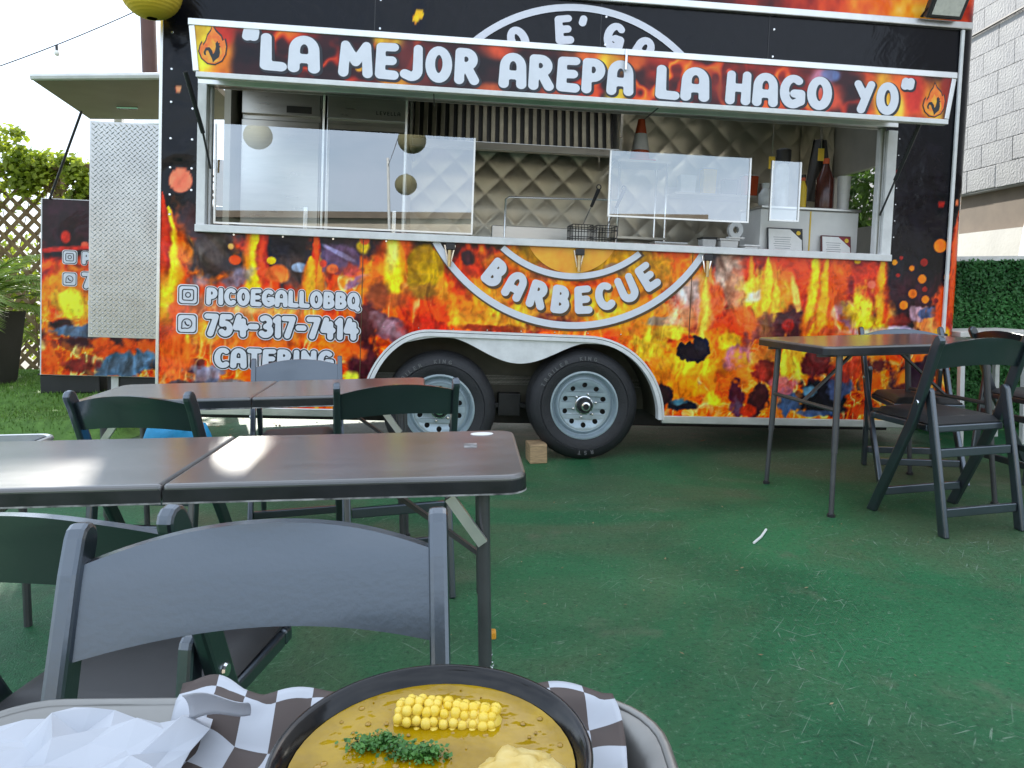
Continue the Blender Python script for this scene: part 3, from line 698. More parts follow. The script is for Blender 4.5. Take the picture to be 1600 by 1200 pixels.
# wheels
def wheel(cu, cw):
    C0 = lambda x, y, z: (cu+x, .012+z, cw+y)
    R0 = .333
    prof = [(.196, .02), (.205, .002), (.232, -.010), (.262, -.012), (.264, -.008), (.268, -.012), (.292, -.006), (.310, .006), (.322, .020), (R0-.003, .032), (R0, .045)]
    for g in range(4): y = .06+g*.035; prof += [(R0, y), (R0-.009, y+.003), (R0-.009, y+.010), (R0, y+.013)]
    prof += [(R0, .195), (.322, .205), (.29, .215), (.21, .205)]
    t = MB().lathe(prof, 72, C0).build('tyre', 'black_rubber', trailer, smooth=35)
    for txt, a0, a1 in (('TRAILER', 158, 112), ('KING', 100, 76), ('RST', 285, 262)):
        arc_text(t, txt, cu, cw, .284, a0, a1, .026, -.004, [(.10, 'rubber_mark', 0, 0)], name='tyre_lettering', wide=1.3)
    r = MB().lathe([(.199, .02), (.208, .004), (.206, -.004), (.197, -.005), (.190, .004), (.184, .026), (.178, .030), (.170, .018), (.160, .010), (.150, .012)], 56, C0).build('rim', 'rim_paint', trailer, smooth=35)
    def F(X, Y):
        d = .151-np.hypot(X, Y)
        for k in range(10):
            a = 2*math.pi*(k+.5)/10; d = np.minimum(d, np.hypot(X-.121*math.cos(a), Y-.121*math.sin(a))-.0155)
        return np.minimum(d, np.hypot(X, Y)-.045)
    V, Fc = field_mesh(F, -.156, .156, -.156, .156, .0062)
    dm = lambda r: .012-.012*math.cos(min(1, max(0, (r-.05)/.10))*math.pi*2)*.6
    MB().add([C0(x, y, dm(math.hypot(x, y))) for x, y in V], [f[::-1] for f in Fc]).build('disc', 'rim_paint', r, smooth=30)
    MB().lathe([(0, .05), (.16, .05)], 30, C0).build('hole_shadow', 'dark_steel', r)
    MB().lathe([(.058, .016), (.056, .004), (.050, .002), (.044, .008)], 28, C0).build('hub_ring', 'chrome', r, smooth=30)
    MB().lathe([(.045, .02), (.043, -.022), (.036, -.034), (.030, -.036), (.030, -.046), (.016, -.048), (.015, -.040), (0, -.040)], 24, C0).build('hub', 'dark_steel', r, smooth=30)
    MB().lathe([(.026, -.037), (.027, -.050), (.018, -.052), (.018, -.0485)], 20, C0).build('hub_cap', 'chrome', r, smooth=30)
    for k in range(6):
        a = 2*math.pi*(k+.25)/6; x, y = .071*math.cos(a), .071*math.sin(a)
        MB().lathe([(.0085, .02), (.0085, -.006), (.006, -.011), (0, -.012)], 6, lambda X, Y, Z, x=x, y=y: C0(X+x, Y+y, Z)).build('lug_nut', 'chrome', r)
wheel(-.863, .292); wheel(0., .333)
# running gear
MB().box(UL+.1, 2.2, .42, .50, .14, .27).box(UL+.1, 2.2, 1.55, 1.63, .14, .27).build('chassis_rail', 'dark_steel', trailer, bevel=.006)
mb = MB()
for u, w in ((-.863, .292), (0, .333)): mb.beam((u, .22, w-.02), (u, 1.9, w-.02), .075, .075)
mb.build('axle', 'dark_steel', trailer, bevel=.006)
mb = MB(); mb.beam((-.80, .27, .22), (-.43, .27, .30), .05, .03); mb.beam((-.43, .27, .30), (-.06, .27, .24), .05, .03); mb.box(-.50, -.36, .24, .32, .22, .36); mb.build('leaf_spring', 'dark_steel', trailer, bevel=.004)
MB().box(1.0, 1.5, .5, 1.2, .16, .27).build('under_tank', 'aluminium', trailer, bevel=.02)
mb = MB(); mb.beam((-2.2, .5, .27), (-2.2, .5, -.10), .05, .05); mb.box(-2.28, -2.12, .42, .58, -.112, -.10); mb.build('stabiliser_jack', 'dark_steel', trailer)
# serving opening frame
fr = MB(); fr.box(OL-.048, OL, -.022, .03, OB-.045, OT); fr.box(OL+.0, OL+.014, .0301, .075, OB, OT); fr.build('frame_jamb', 'white_trim', trailer, bevel=.003)
fr = MB(); fr.box(OR_, OR_+.062, -.022, .03, OB-.045, OT-.02); fr.box(OR_-.014, OR_, .0301, .075, OB, OT); fr.build('frame_jamb', 'white_trim', trailer, bevel=.003)
MB().box(OL-.05, OR_+.064, -.036, .10, OB-.046, OB-.004).build('frame_sill', 'white_trim', trailer, bevel=.004)
MB().box(OL-.05, OR_+.064, -.018, .075, OT, OT+.05).build('frame_head', 'aluminium', trailer, bevel=.003)
# glass
gm = bpy.data.materials.new('coated_glass'); gm.use_nodes = True; MATS['coated_glass'] = gm
n, l = gm.node_tree.nodes, gm.node_tree.links; n.remove(n['Principled BSDF'])
gl = n.new('ShaderNodeBsdfGlossy'); gl.inputs['Roughness'].default_value = .0; gl.inputs['Color'].default_value = (.92, .96, 1, 1)
tr = n.new('ShaderNodeBsdfTransparent'); tr.inputs['Color'].default_value = (.90, .93, .93, 1); mx = n.new('ShaderNodeMixShader')
lw = n.new('ShaderNodeLayerWeight'); lw.inputs['Blend'].default_value = .45
mrg = n.new('ShaderNodeMapRange'); mrg.inputs['To Min'].default_value = .24; mrg.inputs['To Max'].default_value = .95
l.new(lw.outputs['Facing'], mrg.inputs['Value']); l.new(mrg.outputs['Result'], mx.inputs['Fac']); l.new(tr.outputs['BSDF'], mx.inputs[1]); l.new(gl.outputs['BSDF'], mx.inputs[2]); l.new(mx.outputs['Shader'], n['Material Output'].inputs['Surface'])
def pane(u0, u1, w0, w1, y):
    p = MB().add([(u0, y, w0), (u1, y, w0), (u1, y, w1), (u0, y, w1)], [(0, 1, 2, 3)]).build('window_pane', 'coated_glass', trailer)
    mb = MB(); mb.box(u0-.010, u0, y-.008, y+.008, w0, w1); mb.box(u1, u1+.010, y-.008, y+.008, w0, w1); mb.box(u0-.01, u1+.01, y-.008, y+.008, w0-.010, w0)
    mb.build('pane_edge', 'aluminium', p)
    return p
pane(-2.165, -.715, OB+.018, 1.885, .040); pane(.105, .960, 1.478, 1.860, .040); pane(1.115, 1.285, 1.50, 1.855, .052)
for u in (-1.58, -1.11): MB().box(u-.006, u+.006, .056, .068, OB, OT).build('mullion', 'aluminium', trailer)
# awning: hinged canopy sheet with a lettered fascia on its outer edge
aw = bpy.data.objects.new('awning', None); COL.objects.link(aw); aw.parent = trailer; aw['label'] = 'raised stainless awning with lettered flame fascia'
FL, FRr, FB, FT, FY = -2.165, 1.915, 2.030, 2.300, -.42
MB().add([(FL+.05, FY+.012, FB+.012), (FRr-.03, FY+.012, FB+.012), (FRr-.10, -.015, OT+.052), (FL-.01, -.015, OT+.052), (FL+.05, FY+.012, FB+.034), (FRr-.03, FY+.012, FB+.034), (FRr-.10, -.015, OT+.074), (FL-.01, -.015, OT+.074)],
         [(3, 2, 1, 0), (4, 5, 6, 7), (0, 1, 5, 4), (1, 2, 6, 5), (2, 3, 7, 6), (3, 0, 4, 7)]).build('canopy', 'stainless', aw)
for u in (-.95, .28): MB().box(u-.003, u+.003, FY+.03, -.02, FB+.008, FB+.0115).build('canopy_joint', 'frame_black', aw)
us = np.arange(FL+.022, FRr-.022, .006); ws = np.linspace(FB+.012, FT-.032, 42); Ug, Wg = np.meshgrid(us, ws)
FA = [('b', -2.06, 2.17, .10, .2, 0, (244, 130, 30), 1, .4, .3), ('b', -2.10, 2.2, .05, .2, 0, (250, 215, 50), 1, .5, .4), ('b', -2.0, 2.24, .05, .06, 0, (200, 40, 30), .9, .5, .4),
 ('b', -1.19, 2.26, .07, .05, 0, (246, 190, 40), 1, .5, .3), ('b', -1.14, 2.06, .09, .05, 0, (248, 170, 30), 1, .4, .4), ('b', -1.0, 2.16, .14, .12, 0, (120, 40, 36), .8, .6, .5), ('c', -1.33, 2.11, .018, .018, 0, (246, 170, 40), 1, .2, .05),
 ('b', -.62, 2.25, .09, .05, 0, (236, 80, 40), .9, .5, .4), ('b', -.05, 2.25, .16, .06, 0, (240, 100, 30), 1, .5, .5), ('b', -.03, 2.22, .07, .06, 0, (250, 190, 40), 1, .5, .4), ('b', .02, 2.07, .06, .06, 0, (246, 190, 40), .9, .5, .4),
 ('b', -.95+.3, 2.05, .08, .03, 0, (220, 90, 40), .8, .5, .5), ('b', -.02-.3, 2.05, .1, .03, 0, (220, 80, 40), .7, .5, .5), ('b', .31, 2.05, .05, .03, 0, (80, 120, 190), 1, .3, .4),
 ('b', .58, 2.12, .2, .1, 0, (110, 30, 28), .7, .6, .5), ('c', .62, 2.22, .016, .016, 0, (230, 80, 50), 1, .2, .05), ('b', .88, 2.10, .09, .07, .5, (246, 90, 30), 1, .4, .4), ('b', .90, 2.15, .06, .03, .4, (200, 80, 80), .8, .4, .5),
 ('c', 1.0, 2.2, .014, .014, 0, (240, 90, 50), 1, .2, .05), ('b', 1.13, 2.2, .06, .08, 0, (196, 110, 130), .95, .4, .4), ('b', 1.17, 2.10, .10, .07, 0, (226, 80, 50), .9, .5, .5), ('b', 1.19, 2.24, .05, .03, 0, (100, 120, 170), .8, .4, .4),
 ('b', 1.62, 2.16, .2, .16, 0, (240, 100, 30), 1, .4, .4), ('b', 1.5, 2.14, .05, .14, 0, (250, 180, 40), 1, .5, .4), ('b', 1.58, 2.08, .04, .08, 0, (250, 200, 60), .9, .5, .4), ('b', 1.68, 2.18, .05, .14, 0, (206, 40, 30), .9, .5, .4), ('b', 1.80, 2.12, .06, .12, 0, (250, 170, 40), 1, .5, .4), ('b', 1.88, 2.2, .05, .1, 0, (160, 40, 30), .9, .5, .4)]
base = ramp(np.clip(.12+.75*(fbm(Ug*4+2, Wg*6, 4, 14)-.42)+.5*np.clip(1-np.abs(2*fbm(Ug*6, Wg*5, 3, 15)-1)*6, 0, 1)*sst(.45, .7, fbm(Ug*2, Wg*2, 2, 16)), 0, .9), FIRE)
def fascia_paint():
    n1 = .75*(fbm(Ug*9, Wg*9, 3, 41)-.5); n2 = fbm(Ug*16, Wg*9, 4, 47)-.5; col = base.copy()
    for (k, x, y, rx, ry, rot, c, a, soft, rough) in FA:
        p = (Ug-x)/rx; q = (Wg-y)/ry; d = np.sqrt(p*p+q*q)+rough*3*n1
        m = (a*sst(1+soft, 1-soft, d))[..., None]; cc = np.array(c, float)*(1+(0 if k == 'c' else 1)*n2[..., None]*np.array([.5, .9, 1.])); col = col*(1-m)+np.clip(cc, 0, 255)*m
    return srgb2lin(np.clip(col, 0, 255)/255.)
rgb = fascia_paint()
nu, nw = len(us), len(ws); idx = np.arange(nu*nw).reshape(nw, nu)
me = bpy.data.meshes.new('fascia_print'); me.from_pydata(np.stack([Ug, np.full(Ug.shape, FY-.008), Wg], -1).reshape(-1, 3).tolist(), [], np.stack([idx[:-1, :-1], idx[:-1, 1:], idx[1:, 1:], idx[1:, :-1]], -1).reshape(-1, 4).tolist()); me.update()
vcol(me, rgb.reshape(-1, 3)); me.materials.append(MATS['vinyl_fascia']); link('fascia_print', me, aw, label='dark maroon fascia print with flames')
mb = MB(); mb.box(FL-.006, FRr+.006, FY-.014, FY+.010, FT-.034, FT).build('fascia_frame', 'aluminium', aw, bevel=.003)
MB().box(FL+.035, FRr-.03, FY-.014, FY+.030, FB-.016, FB+.011).build('fascia_frame', 'white_trim', aw, bevel=.003)
MB().beam((FL+.012, FY-.002, FT-.036), (FL+.036, FY-.002, FB+.012), .028, .026, up=(0, 1, 0)).build('fascia_frame', 'aluminium', aw, bevel=.003)
MB().beam((FRr-.012, FY-.002, FT-.036), (FRr-.042, FY-.002, FB+.012), .026, .026, up=(0, 1, 0)).build('fascia_frame', 'aluminium', aw, bevel=.003)
MB().box(FL+.022, FRr-.022, FY-.006, FY+.009, FB+.0112, FT-.0345).build('fascia_board', 'frame_black', aw)
# words on the fascia
LAY = [(.155, 'letter_dark', .006, -.005), (.118, 'letter_white', 0, 0)]
def fw(txt, u0, u1, w0, cap): line_text(aw, txt, u0, u1, w0, cap, FY-.0095, LAY, tr=.03)
fw('"', -1.905, -1.825, 2.085, .185); fw('LA', -1.825, -1.525, 2.066, .190); fw('MEJOR', -1.435, -.715, 2.060, .190); fw('AREPA', -.615, .10, 2.055, .188)
fw('LA', .215, .515, 2.050, .184); fw('HAGO', .60, 1.205, 2.046, .184); fw('YO', 1.325, 1.59, 2.043, .182); fw('"', 1.60, 1.675, 2.065, .182)
# emblem: a rooster in a flame, at both ends
def flame_poly(s):
    p = [(-.02, 1.0), (.10, .80), (.30, .62), (.36, .45), (.44, .52), (.50, .25), (.47, -.05), (.34, -.30), (.08, -.45), (-.18, -.43), (-.40, -.25), (-.50, .0), (-.46, .22), (-.38, .38), (-.36, .22), (-.26, .40), (-.20, .62), (-.08, .80)]
    return [(x*s, y*s) for x, y in p]
def emblem(u, w, s):
    f = lambda a, b, t: (u+a, FY-.0096-t, w+b)
    e = MB().prism(flame_poly(s*1.10), .0, .0008, f).build('emblem', 'letter_dark', aw, label='flame badge with a black rooster')
    MB().prism(flame_poly(s), .0012, .0016, f).build('flame', mat('emblem_orange', lin((240, 96, 32)), .4, 0, col2=lin((250, 150, 40)), vscale=30), e)
    MB().prism([(x*.72-.01*s, y*.66-.12*s) for x, y in flame_poly(s)], .002, .0024, f).build('flame', mat('emblem_yellow', lin((248, 186, 50)), .4, 0, col2=lin((244, 130, 40)), vscale=34), e)
    roo = [(-.34, -.02), (-.26, .16), (-.12, .18), (-.02, .06), (.02, -.08), (.08, .02), (.12, .22), (.10, .34), (.18, .44), (.20, .36), (.27, .36), (.23, .28), (.30, .22), (.25, .18), (.28, .0), (.24, -.18), (.10, -.30), (.02, -.40), (-.02, -.26), (-.10, -.10), (-.16, .04), (-.22, .06), (-.26, -.02), (-.24, -.14), (-.32, -.12)]
    MB().prism([(x*s, y*s) for x, y in roo], .0028, .0032, f).build('rooster', 'letter_dark', e)
emblem(-2.05, 2.140, .128); emblem(1.795, 2.108, .122)
MB().box(.045, .058, FY-.03, FY-.012, FT-.115, FT-.005).build('latch', 'chrome', aw, bevel=.003)
# gas struts of the awning
mb = MB(); mb.tube([(OL+.03, -.03, 1.62), (OL+.012, -.11, 1.80)], .006, 8); mb.tube([(OL+.012, -.11, 1.80), (OL-.02, -.30, 2.07)], .012, 10); mb.build('gas_strut', 'frame_black', aw)
mb = MB(); mb.tube([(OR_-.03, -.03, 1.545), (OR_+.01, -.10, 1.75)], .006, 8); mb.tube([(OR_+.01, -.10, 1.75), (OR_+.03, -.28, 2.07)], .012, 10); mb.build('gas_strut', 'frame_black', aw)
# fold-down shelf brackets below the sill
for u in (-.835, -.075, .705):
    MB().box(u-.022, u+.03, -.032, -.004, OB-.088, OB-.05).build('shelf_bracket', 'frame_black', trailer, bevel=.004)
    MB().tube([(u, -.028, OB-.09), (u, -.028, OB-.185)], [.011, .010], 10).build('shelf_bracket', 'brass', trailer, smooth=40)
    mb = MB(); mb.beam((u-.03, -.012, OB-.06), (u-.008, -.012, OB-.16), .008, .006, up=(0, 1, 0)); mb.beam((u+.03, -.012, OB-.06), (u+.008, -.012, OB-.16), .008, .006, up=(0, 1, 0)); mb.build('shelf_bracket', 'chrome', trailer)
# round emblem on the side: two rings, words on the arcs
CU, CW, CR = -.118, 1.735, .944
def ring(r0, r1, y, m, a0=0, a1=360, du=0, dw=0, name='emblem_ring'):
    n = 120; mb = MB(); v = []; f = []
    for k in range(n+1):
        a = R(a0+(a1-a0)*k/n); c, s_ = math.cos(a), math.sin(a)
        v += [(CU+du+r0*c, y, CW+dw+r0*s_), (CU+du+r1*c, y, CW+dw+r1*s_)]
    for k in range(n):
        q = [2*k, 2*k+1, 2*k+3, 2*k+2]; cx = (v[q[0]][0]+v[q[3]][0])/2; cz = (v[q[0]][2]+v[q[3]][2])/2
        if OL-.05 < cx < OR_+.06 and OB-.045 < cz < OT+.05: continue
        if cz > 2.69: continue
        f.append(tuple(q))
    mb.add(v, f).build(name, m, trailer)
ring(CR-.040, CR+.004, -.0050, 'letter_shadow', 180, 360, .006, -.010, 'emblem_ring_shadow'); ring(CR-.040, CR, -.0065, 'letter_white')
ring(.618, .652, -.0050, 'letter_shadow', 180, 360, .005, -.009, 'emblem_ring_shadow'); ring(.614, .650, -.0065, 'letter_white', 180, 360)
BL = [(.145, 'letter_shadow', .009, -.013), (.130, 'letter_white', 0, 0)]
arc_text(trailer, 'BARBECUE', CU, CW, .772, 230, 311, .168, -.0052, BL, inside=True, wide=1.06)
for t_, a_ in (('O', 117), ('E', 97.3), ("'", 89.2), ('G', 75.5), ('A', 62), ('L', 48)):
    arc_text(trailer, t_, CU, CW, .800, a_+.01, a_, .165, -.0052, [(.130, 'letter_white', 0, 0)], wide=1.1)
mb = MB(); n_ = 40; v = [(CU+.28*math.cos(R(a)), -.0062, 1.38+.26*math.sin(R(a))) for a in np.linspace(196, 344, n_)]
mb.add([(p[0], p[1], min(p[2], OB-.047)) for p in v], [tuple(range(n_))]).build('emblem_sun', mat('sun_orange', lin((246, 150, 30)), .3, 0, col2=lin((250, 190, 50)), vscale=9), trailer)
# contact lettering at the left
L3 = [(.215, 'letter_edge', 0, 0), (.180, 'letter_dark', 0, 0), (.122, 'letter_white', 0, 0)]
line_text(trailer, 'PICOEGALLOBBQ', -2.195, -1.340, .862, .100, -.0055, L3, slope=.0, tr=.01)
line_text(trailer, '754-317-7414', -2.200, -1.345, .683, .132, -.0055, L3, slope=.0, tr=.0)
line_text(trailer, 'CATERING', -2.145, -1.478, .505, .118, -.0055, L3, slope=.0, tr=.02)
def rrect(u, w, s, r, n=6):
    p = []
    for cx, cz, a0 in ((s-r, s-r, 0), (-s+r, s-r, 90), (-s+r, -s+r, 180), (s-r, -s+r, 270)):
        p += [(u+cx+r*math.cos(R(a0+90*k/n)), w+cz+r*math.sin(R(a0+90*k/n))) for k in range(n+1)]
    return p
def icon(u, w, kind, parent, s=.052, y=-.0055):
    f = lambda a, b, t: (a, y-t, b)
    e = MB().prism(rrect(u, w, s*1.13, s*.42), 0, .0006, f).build('contact_icon', 'letter_edge', parent)
    MB().prism(rrect(u, w, s*1.03, s*.38), .001, .0012, f).build('icon_edge', 'letter_dark', e)
    MB().prism(rrect(u, w, s*.92, s*.34), .0018, .002, f).build('icon_face', 'letter_white', e)
    def stroke(pts, r): MB().tube([(a, y-.0025, b) for a, b in pts], r, 6).build('icon_line', 'letter_dark', e)
    circ = lambda cx, cz, r: [(cx+r*math.cos(R(a)), cz+r*math.sin(R(a))) for a in range(0, 361, 24)]
    if kind == 0:
        stroke(rrect(u, w, s*.58, s*.2)+rrect(u, w, s*.58, s*.2)[:1], s*.055); stroke(circ(u, w, s*.26), s*.055)
    else:
        stroke([(u-s*.55, w-s*.55)]+[(u+s*.52*math.cos(R(a)), w+s*.52*math.sin(R(a))) for a in range(-110, 205, 20)]+[(u-s*.55, w-s*.55)], s*.055)
        stroke([(u-s*.22, w+s*.22), (u-s*.12, w-s*.05), (u+s*.08, w-s*.2), (u+s*.26, w-s*.16)], s*.075)
icon(-2.292, .914, 0, trailer); icon(-2.296, .752, 1, trailer)
# diamond plate wing at the left corner
pu0, pu1, pw0, pw1, py = -2.875, -2.462, .650, 1.872, .10
dp = MB().box(pu0, pu1, py, py+.012, pw0, pw1).build('diamond_plate', 'tread_plate', trailer, bevel=.002, label='bright diamond plate aluminium panel')
mb = MB(); st = .030; j = 0; w = pw0+.02
while w < pw1-.012:
    u = pu0+.018+(st/2 if j % 2 else 0); i = 0
    while u < pu1-.012:
        a = R(45) if (i+j//1) % 2 == (0 if j % 2 else 1) else R(-45)
        a = R(42) if j % 2 else R(-42)
        c, s_ = math.cos(a), math.sin(a); L, B_, hgt = .0145, .0042, .0032
        v = [(u+c*L, py, w+s_*L), (u-s_*B_, py, w+c*B_), (u-c*L, py, w-s_*L), (u+s_*B_, py, w-c*B_), (u+c*L*.4, py-hgt, w+s_*L*.4), (u-c*L*.4, py-hgt, w-s_*L*.4)]
        mb.add([(p[0], p[1]-.0002, p[2]) for p in v], [(0, 4, 1), (1, 4, 5), (1, 5, 2), (2, 5, 3), (3, 5, 4), (3, 4, 0)]); u += st; i += 1
    w += .0152; j += 1
mb.build('tread_pattern', 'tread_plate', dp, kind='stuff')
MB().box(pu1+.001, UL-.013, py-.01, py+.03, .70, 1.80).build('panel_hinge', 'chrome', trailer)
# flood lamp on the roof edge
Mx = Matrix.Translation((2.07, -.10, 2.80)) @ Matrix.Rotation(R(32), 4, 'X')
fl = MB().box(-.115, .115, -.02, .03, -.075, .075, Mx).build('flood_lamp', 'frame_black', trailer, bevel=.01)
MB().box(-.088, .088, -.024, -.0205, -.052, .052, Mx).build('lens', mat('lamp_lens', (.62, .62, .56), .3, 0, var=.1, vscale=40), fl)
MB().beam((1.96, -.03, 2.75), (1.96, -.09, 2.78), .02, .006).beam((2.18, -.03, 2.75), (2.18, -.09, 2.78), .02, .006).build('lamp_bracket', 'frame_black', fl)
# ================================================================== inside the trailer
# quilted steel lining: padded diamonds
def quilt(name, f, L, Hh, cell=.27):
    nu, nv = int(L/.0125), int(Hh/.0125); mb = MB()
    def g(s, t):
        x, y = s*L, t*Hh; a = (x+y)/cell; b = (x-y)/cell
        h = .012*(abs(math.sin(math.pi*a))*abs(math.sin(math.pi*b)))**.5
        return f(x, y, h)
    return mb.grid(g, nu, nv).build(name, 'quilted_steel', trailer, smooth=60)
quilt('quilted_lining', lambda x, y, h: (-1.2+x, D-.004-h, 1.15+y), 3.48, 1.65)
quilt('quilted_lining', lambda x, y, h: (2.283-h, 1.46+x, 1.15+y), .56, 1.65)
mat('appliance_steel', (.50, .49, .46), .30, .9, var=.06, vscale=4, stretch=(1, 1, 8), rvar=.08)
mat('baffle_steel', (.20, .175, .12), .4, .6, var=.2, vscale=8); mat('soot_dark', (.03, .028, .024), .5, .2, var=.3)
mat('shelf_white', (.70, .69, .66), .4, 0, var=.06, vscale=6)
mat('paper', (.80, .79, .76), .6, 0, var=.04, vscale=20)
mb = MB(); mb.box(UL+T+.002, -.75, .07, D-.002, 2.66, 2.68); mb.box(1.75, 2.282, .07, D-.002, 2.66, 2.68); mb.box(-.75, 1.75, .07, .30, 2.66, 2.68); mb.box(-.75, 1.75, 1.15, D-.002, 2.66, 2.68); mb.build('ceiling', 'shelf_white', trailer)  # ceiling gap under the added roof opening, for daylight
mat('clear_plastic', (.55, .56, .55), .15, 0, var=.1, vscale=18)
mat('yellow_tag', (.75, .50, .03), .5, 0, var=.1)
mat('red_sauce', (.07, .018, .012), .2, 0, var=.3, vscale=22)
mat('cone_orange', (.62, .09, .02), .5, 0, var=.1)
def at_t(name, label, cat, x, y, z, rz=0, group=None): return thing(name, label, cat, tin(x, y, z, rz), group)
# tall refrigerators
def fridge(x0, x1, label, brand):
    t = at_t('refrigerator', label, 'refrigerator', (x0+x1)/2, 1.28, .46); h = (x1-x0)/2
    MB().box(-h, h, .022, .70, 0, 2.05).build('body', 'appliance_steel', t, bevel=.006)
    d = MB().box(-h+.006, h-.006, -.022, .020, .12, 1.72).build('door', 'appliance_steel', t, bevel=.006)
    MB().box(h-.10, h-.07, -.055, -.0225, .7, 1.1).build('handle', 'chrome', d, bevel=.004)
    g = MB().box(-h+.006, h-.006, -.016, .020, 1.76, 2.04).build('fascia', 'appliance_steel', t, bevel=.004)
    if brand:
        line_text(t, 'LEVELLA', .06, .24, 1.80, .032, -.0175, [(.07, 'letter_dark', 0, 0)], name='brand_lettering', tr=.1)
        MB().box(-h+.03, h-.03, -.028, -.0225, .3, 1.68).build('glass_panel', 'soot_dark', d)
    else:
        MB().box(.04, .22, -.0185, -.0165, 1.78, 1.83).build('vent_grille', 'soot_dark', t)
fridge(-2.37, -1.80, 'plain grey steel refrigerator at the left end inside the trailer', 0)
fridge(-1.76, -1.16, 'steel refrigerator with LEVELLA lettering on its top panel', 1)
# extractor hood with baffle filters
hd = at_t('extractor_hood', 'stainless extractor hood with dark vertical baffle filters', 'extractor hood', -.35, 1.30, 2.06)
MB().box(-.78, .80, .0, .70, .52, .58).build('canopy_top', 'appliance_steel', hd)
MB().box(-.80, -.782, -.02, .70, 0, .58).build('side_panel', 'appliance_steel', hd); MB().box(.802, .82, -.02, .70, 0, .58).build('side_panel', 'appliance_steel', hd)
MB().box(-.781, .801, -.02, .06, .0, .055).build('grease_tray', 'appliance_steel', hd, bevel=.004)
MB().add([(-.78, .18, .05), (.80, .18, .05), (.80, .30, .52), (-.78, .30, .52)], [(0, 1, 2, 3)]).build('filter_back', 'soot_dark', hd)
for k in range(24):
    x = -.755+k*.0655
    MB().beam((x, .135, .05), (x, .25, .52), .034, .012, up=(0, -1, .25)).build('baffle', 'baffle_steel', hd, bevel=.003)
# worktop along the hatch
ct = at_t('worktop', 'stainless worktop running inside the serving hatch', 'worktop', -.2, .10, 1.24)
MB().box(-1.95, 1.98, .0, .45, .035, .06).build('top', 'stainless', ct, bevel=.004)
for x in (-1.8, -.6, .6, 1.8): MB().box(x-.02, x+.02, .36, .40, -.78, .034).build('leg', 'stainless', ct)
CT = 1.301
# fryer with lift rail
fy = at_t('deep_fryer', 'stainless deep fryer with a raised rod rail behind the hatch', 'fryer', -.12, .62, .46)
MB().box(-.42, .42, 0, .6, .02, .86).build('body', 'appliance_steel', fy, bevel=.01)
MB().box(-.40, .40, .50, .58, .861, 1.02).build('splashback', 'appliance_steel', fy, bevel=.006)
MB().tube([(-.345, .02, .86), (-.345, .02, 1.155), (-.32, .02, 1.17), (.42, .02, 1.185), (.42, .02, .86)], .007, 8).build('rod_rail', 'chrome', fy, smooth=40)
for x, lab in ((.05, 'wire fry basket with black handle, left of the pair'), (.215, 'wire fry basket with black handle, right of the pair')):
    t = at_t('fry_basket', lab, 'fry basket', x, .55, 1.33, 0, 'fry baskets on the fryer')
    mb = MB()
    for z in (0, .05, .10, .13): mb.tube([(-.07, 0, z), (.07, 0, z), (.07, .2, z), (-.07, .2, z)], .0028, 5, closed=True)
    for k in range(8): a = -.07+.02*k; mb.tube([(a, 0, .13), (a, 0, 0), (a, .2, 0), (a, .2, .13)], .0016, 4)
    for k in range(1, 8): b = .025*k; mb.tube([(-.07, b, .13), (-.07, b, 0), (.07, b, 0), (.07, b, .13)], .0016, 4)
    mb.build('wire_mesh', 'dark_steel', t)
    MB().tube([(0, 0, .13), (.03, -.10, .24)], .004, 6).build('handle_rod', 'chrome', t)
    h = MB().tube([(.03, -.10, .24), (.062, -.16, .345)], [.010, .013], 8).build('grip', 'frame_black', t, smooth=40)
    MB().tube([(.062+.014*math.cos(a), -.16, .36+.016*math.sin(a)) for a in np.linspace(0, 6.28, 12)], .004, 5, closed=True).build('hang_loop', 'frame_black', t)
# traffic cone stored on top of a rack
rk = at_t('storage_rack', 'tall steel rack holding the orange cone beside the hood', 'rack', .74, 1.62, .46)
for x in (-.2, .2):
    for y in (0, .3): MB().tube([(x, y, 0), (x, y, 1.64)], .011, 8).build('upright', 'chrome', rk)
for z in (.4, 1.0, 1.625): MB().box(-.22, .22, -.02, .32, z, z+.018).build('shelf', 'stainless', rk)
cn = at_t('traffic_cone', 'orange traffic cone with a white band inside the trailer', 'traffic cone', .74, 1.75, 2.104)
MB().box(-.11, .11, -.11, .11, 0, .02).build('base', 'cone_orange', cn, bevel=.01)
MB().lathe([(.085, .02), (.028, .36), (.0, .36)], 24).build('body', 'cone_orange', cn, smooth=50)
MB().lathe([(.0735, .10), (.0505, .24)], 24).build('white_band', 'paper', cn, smooth=50)
# containers on the worktop
def box_thing(name, label, cat, x, y, z, w, d, h, m, lid=None):
    t = at_t(name, label, cat, x, y, z)
    MB().add([(-w*.45, -d*.45, 0), (w*.45, -d*.45, 0), (w*.45, d*.45, 0), (-w*.45, d*.45, 0), (-w/2, -d/2, h), (w/2, -d/2, h), (w/2, d/2, h), (-w/2, d/2, h)], [(3, 2, 1, 0), (4, 5, 6, 7), (0, 1, 5, 4), (1, 2, 6, 5), (2, 3, 7, 6), (3, 0, 4, 7)]).build('body', m, t, bevel=.006)
    if lid: MB().box(-w/2-.006, w/2+.006, -d/2-.006, d/2+.006, h+.0005, h+.012).build('lid', lid, t, bevel=.004)
    return t
box_thing('food_container', 'grey steel food pan left of the white tubs', 'container', .55, .28, CT, .22, .16, .045, 'appliance_steel')
box_thing('food_container', 'small dark topped clear tub beside the grey pan', 'container', .80, .26, CT, .09, .09, .075, 'clear_plastic', 'soot_dark')
box_thing('food_container', 'white lidded tub under the tape holder', 'container', .93, .26, CT, .12, .10, .07, 'shelf_white', 'shelf_white')
box_thing('food_container', 'low white takeaway box at the right of the tubs', 'container', 1.06, .22, CT, .09, .10, .035, 'shelf_white', 'paper')
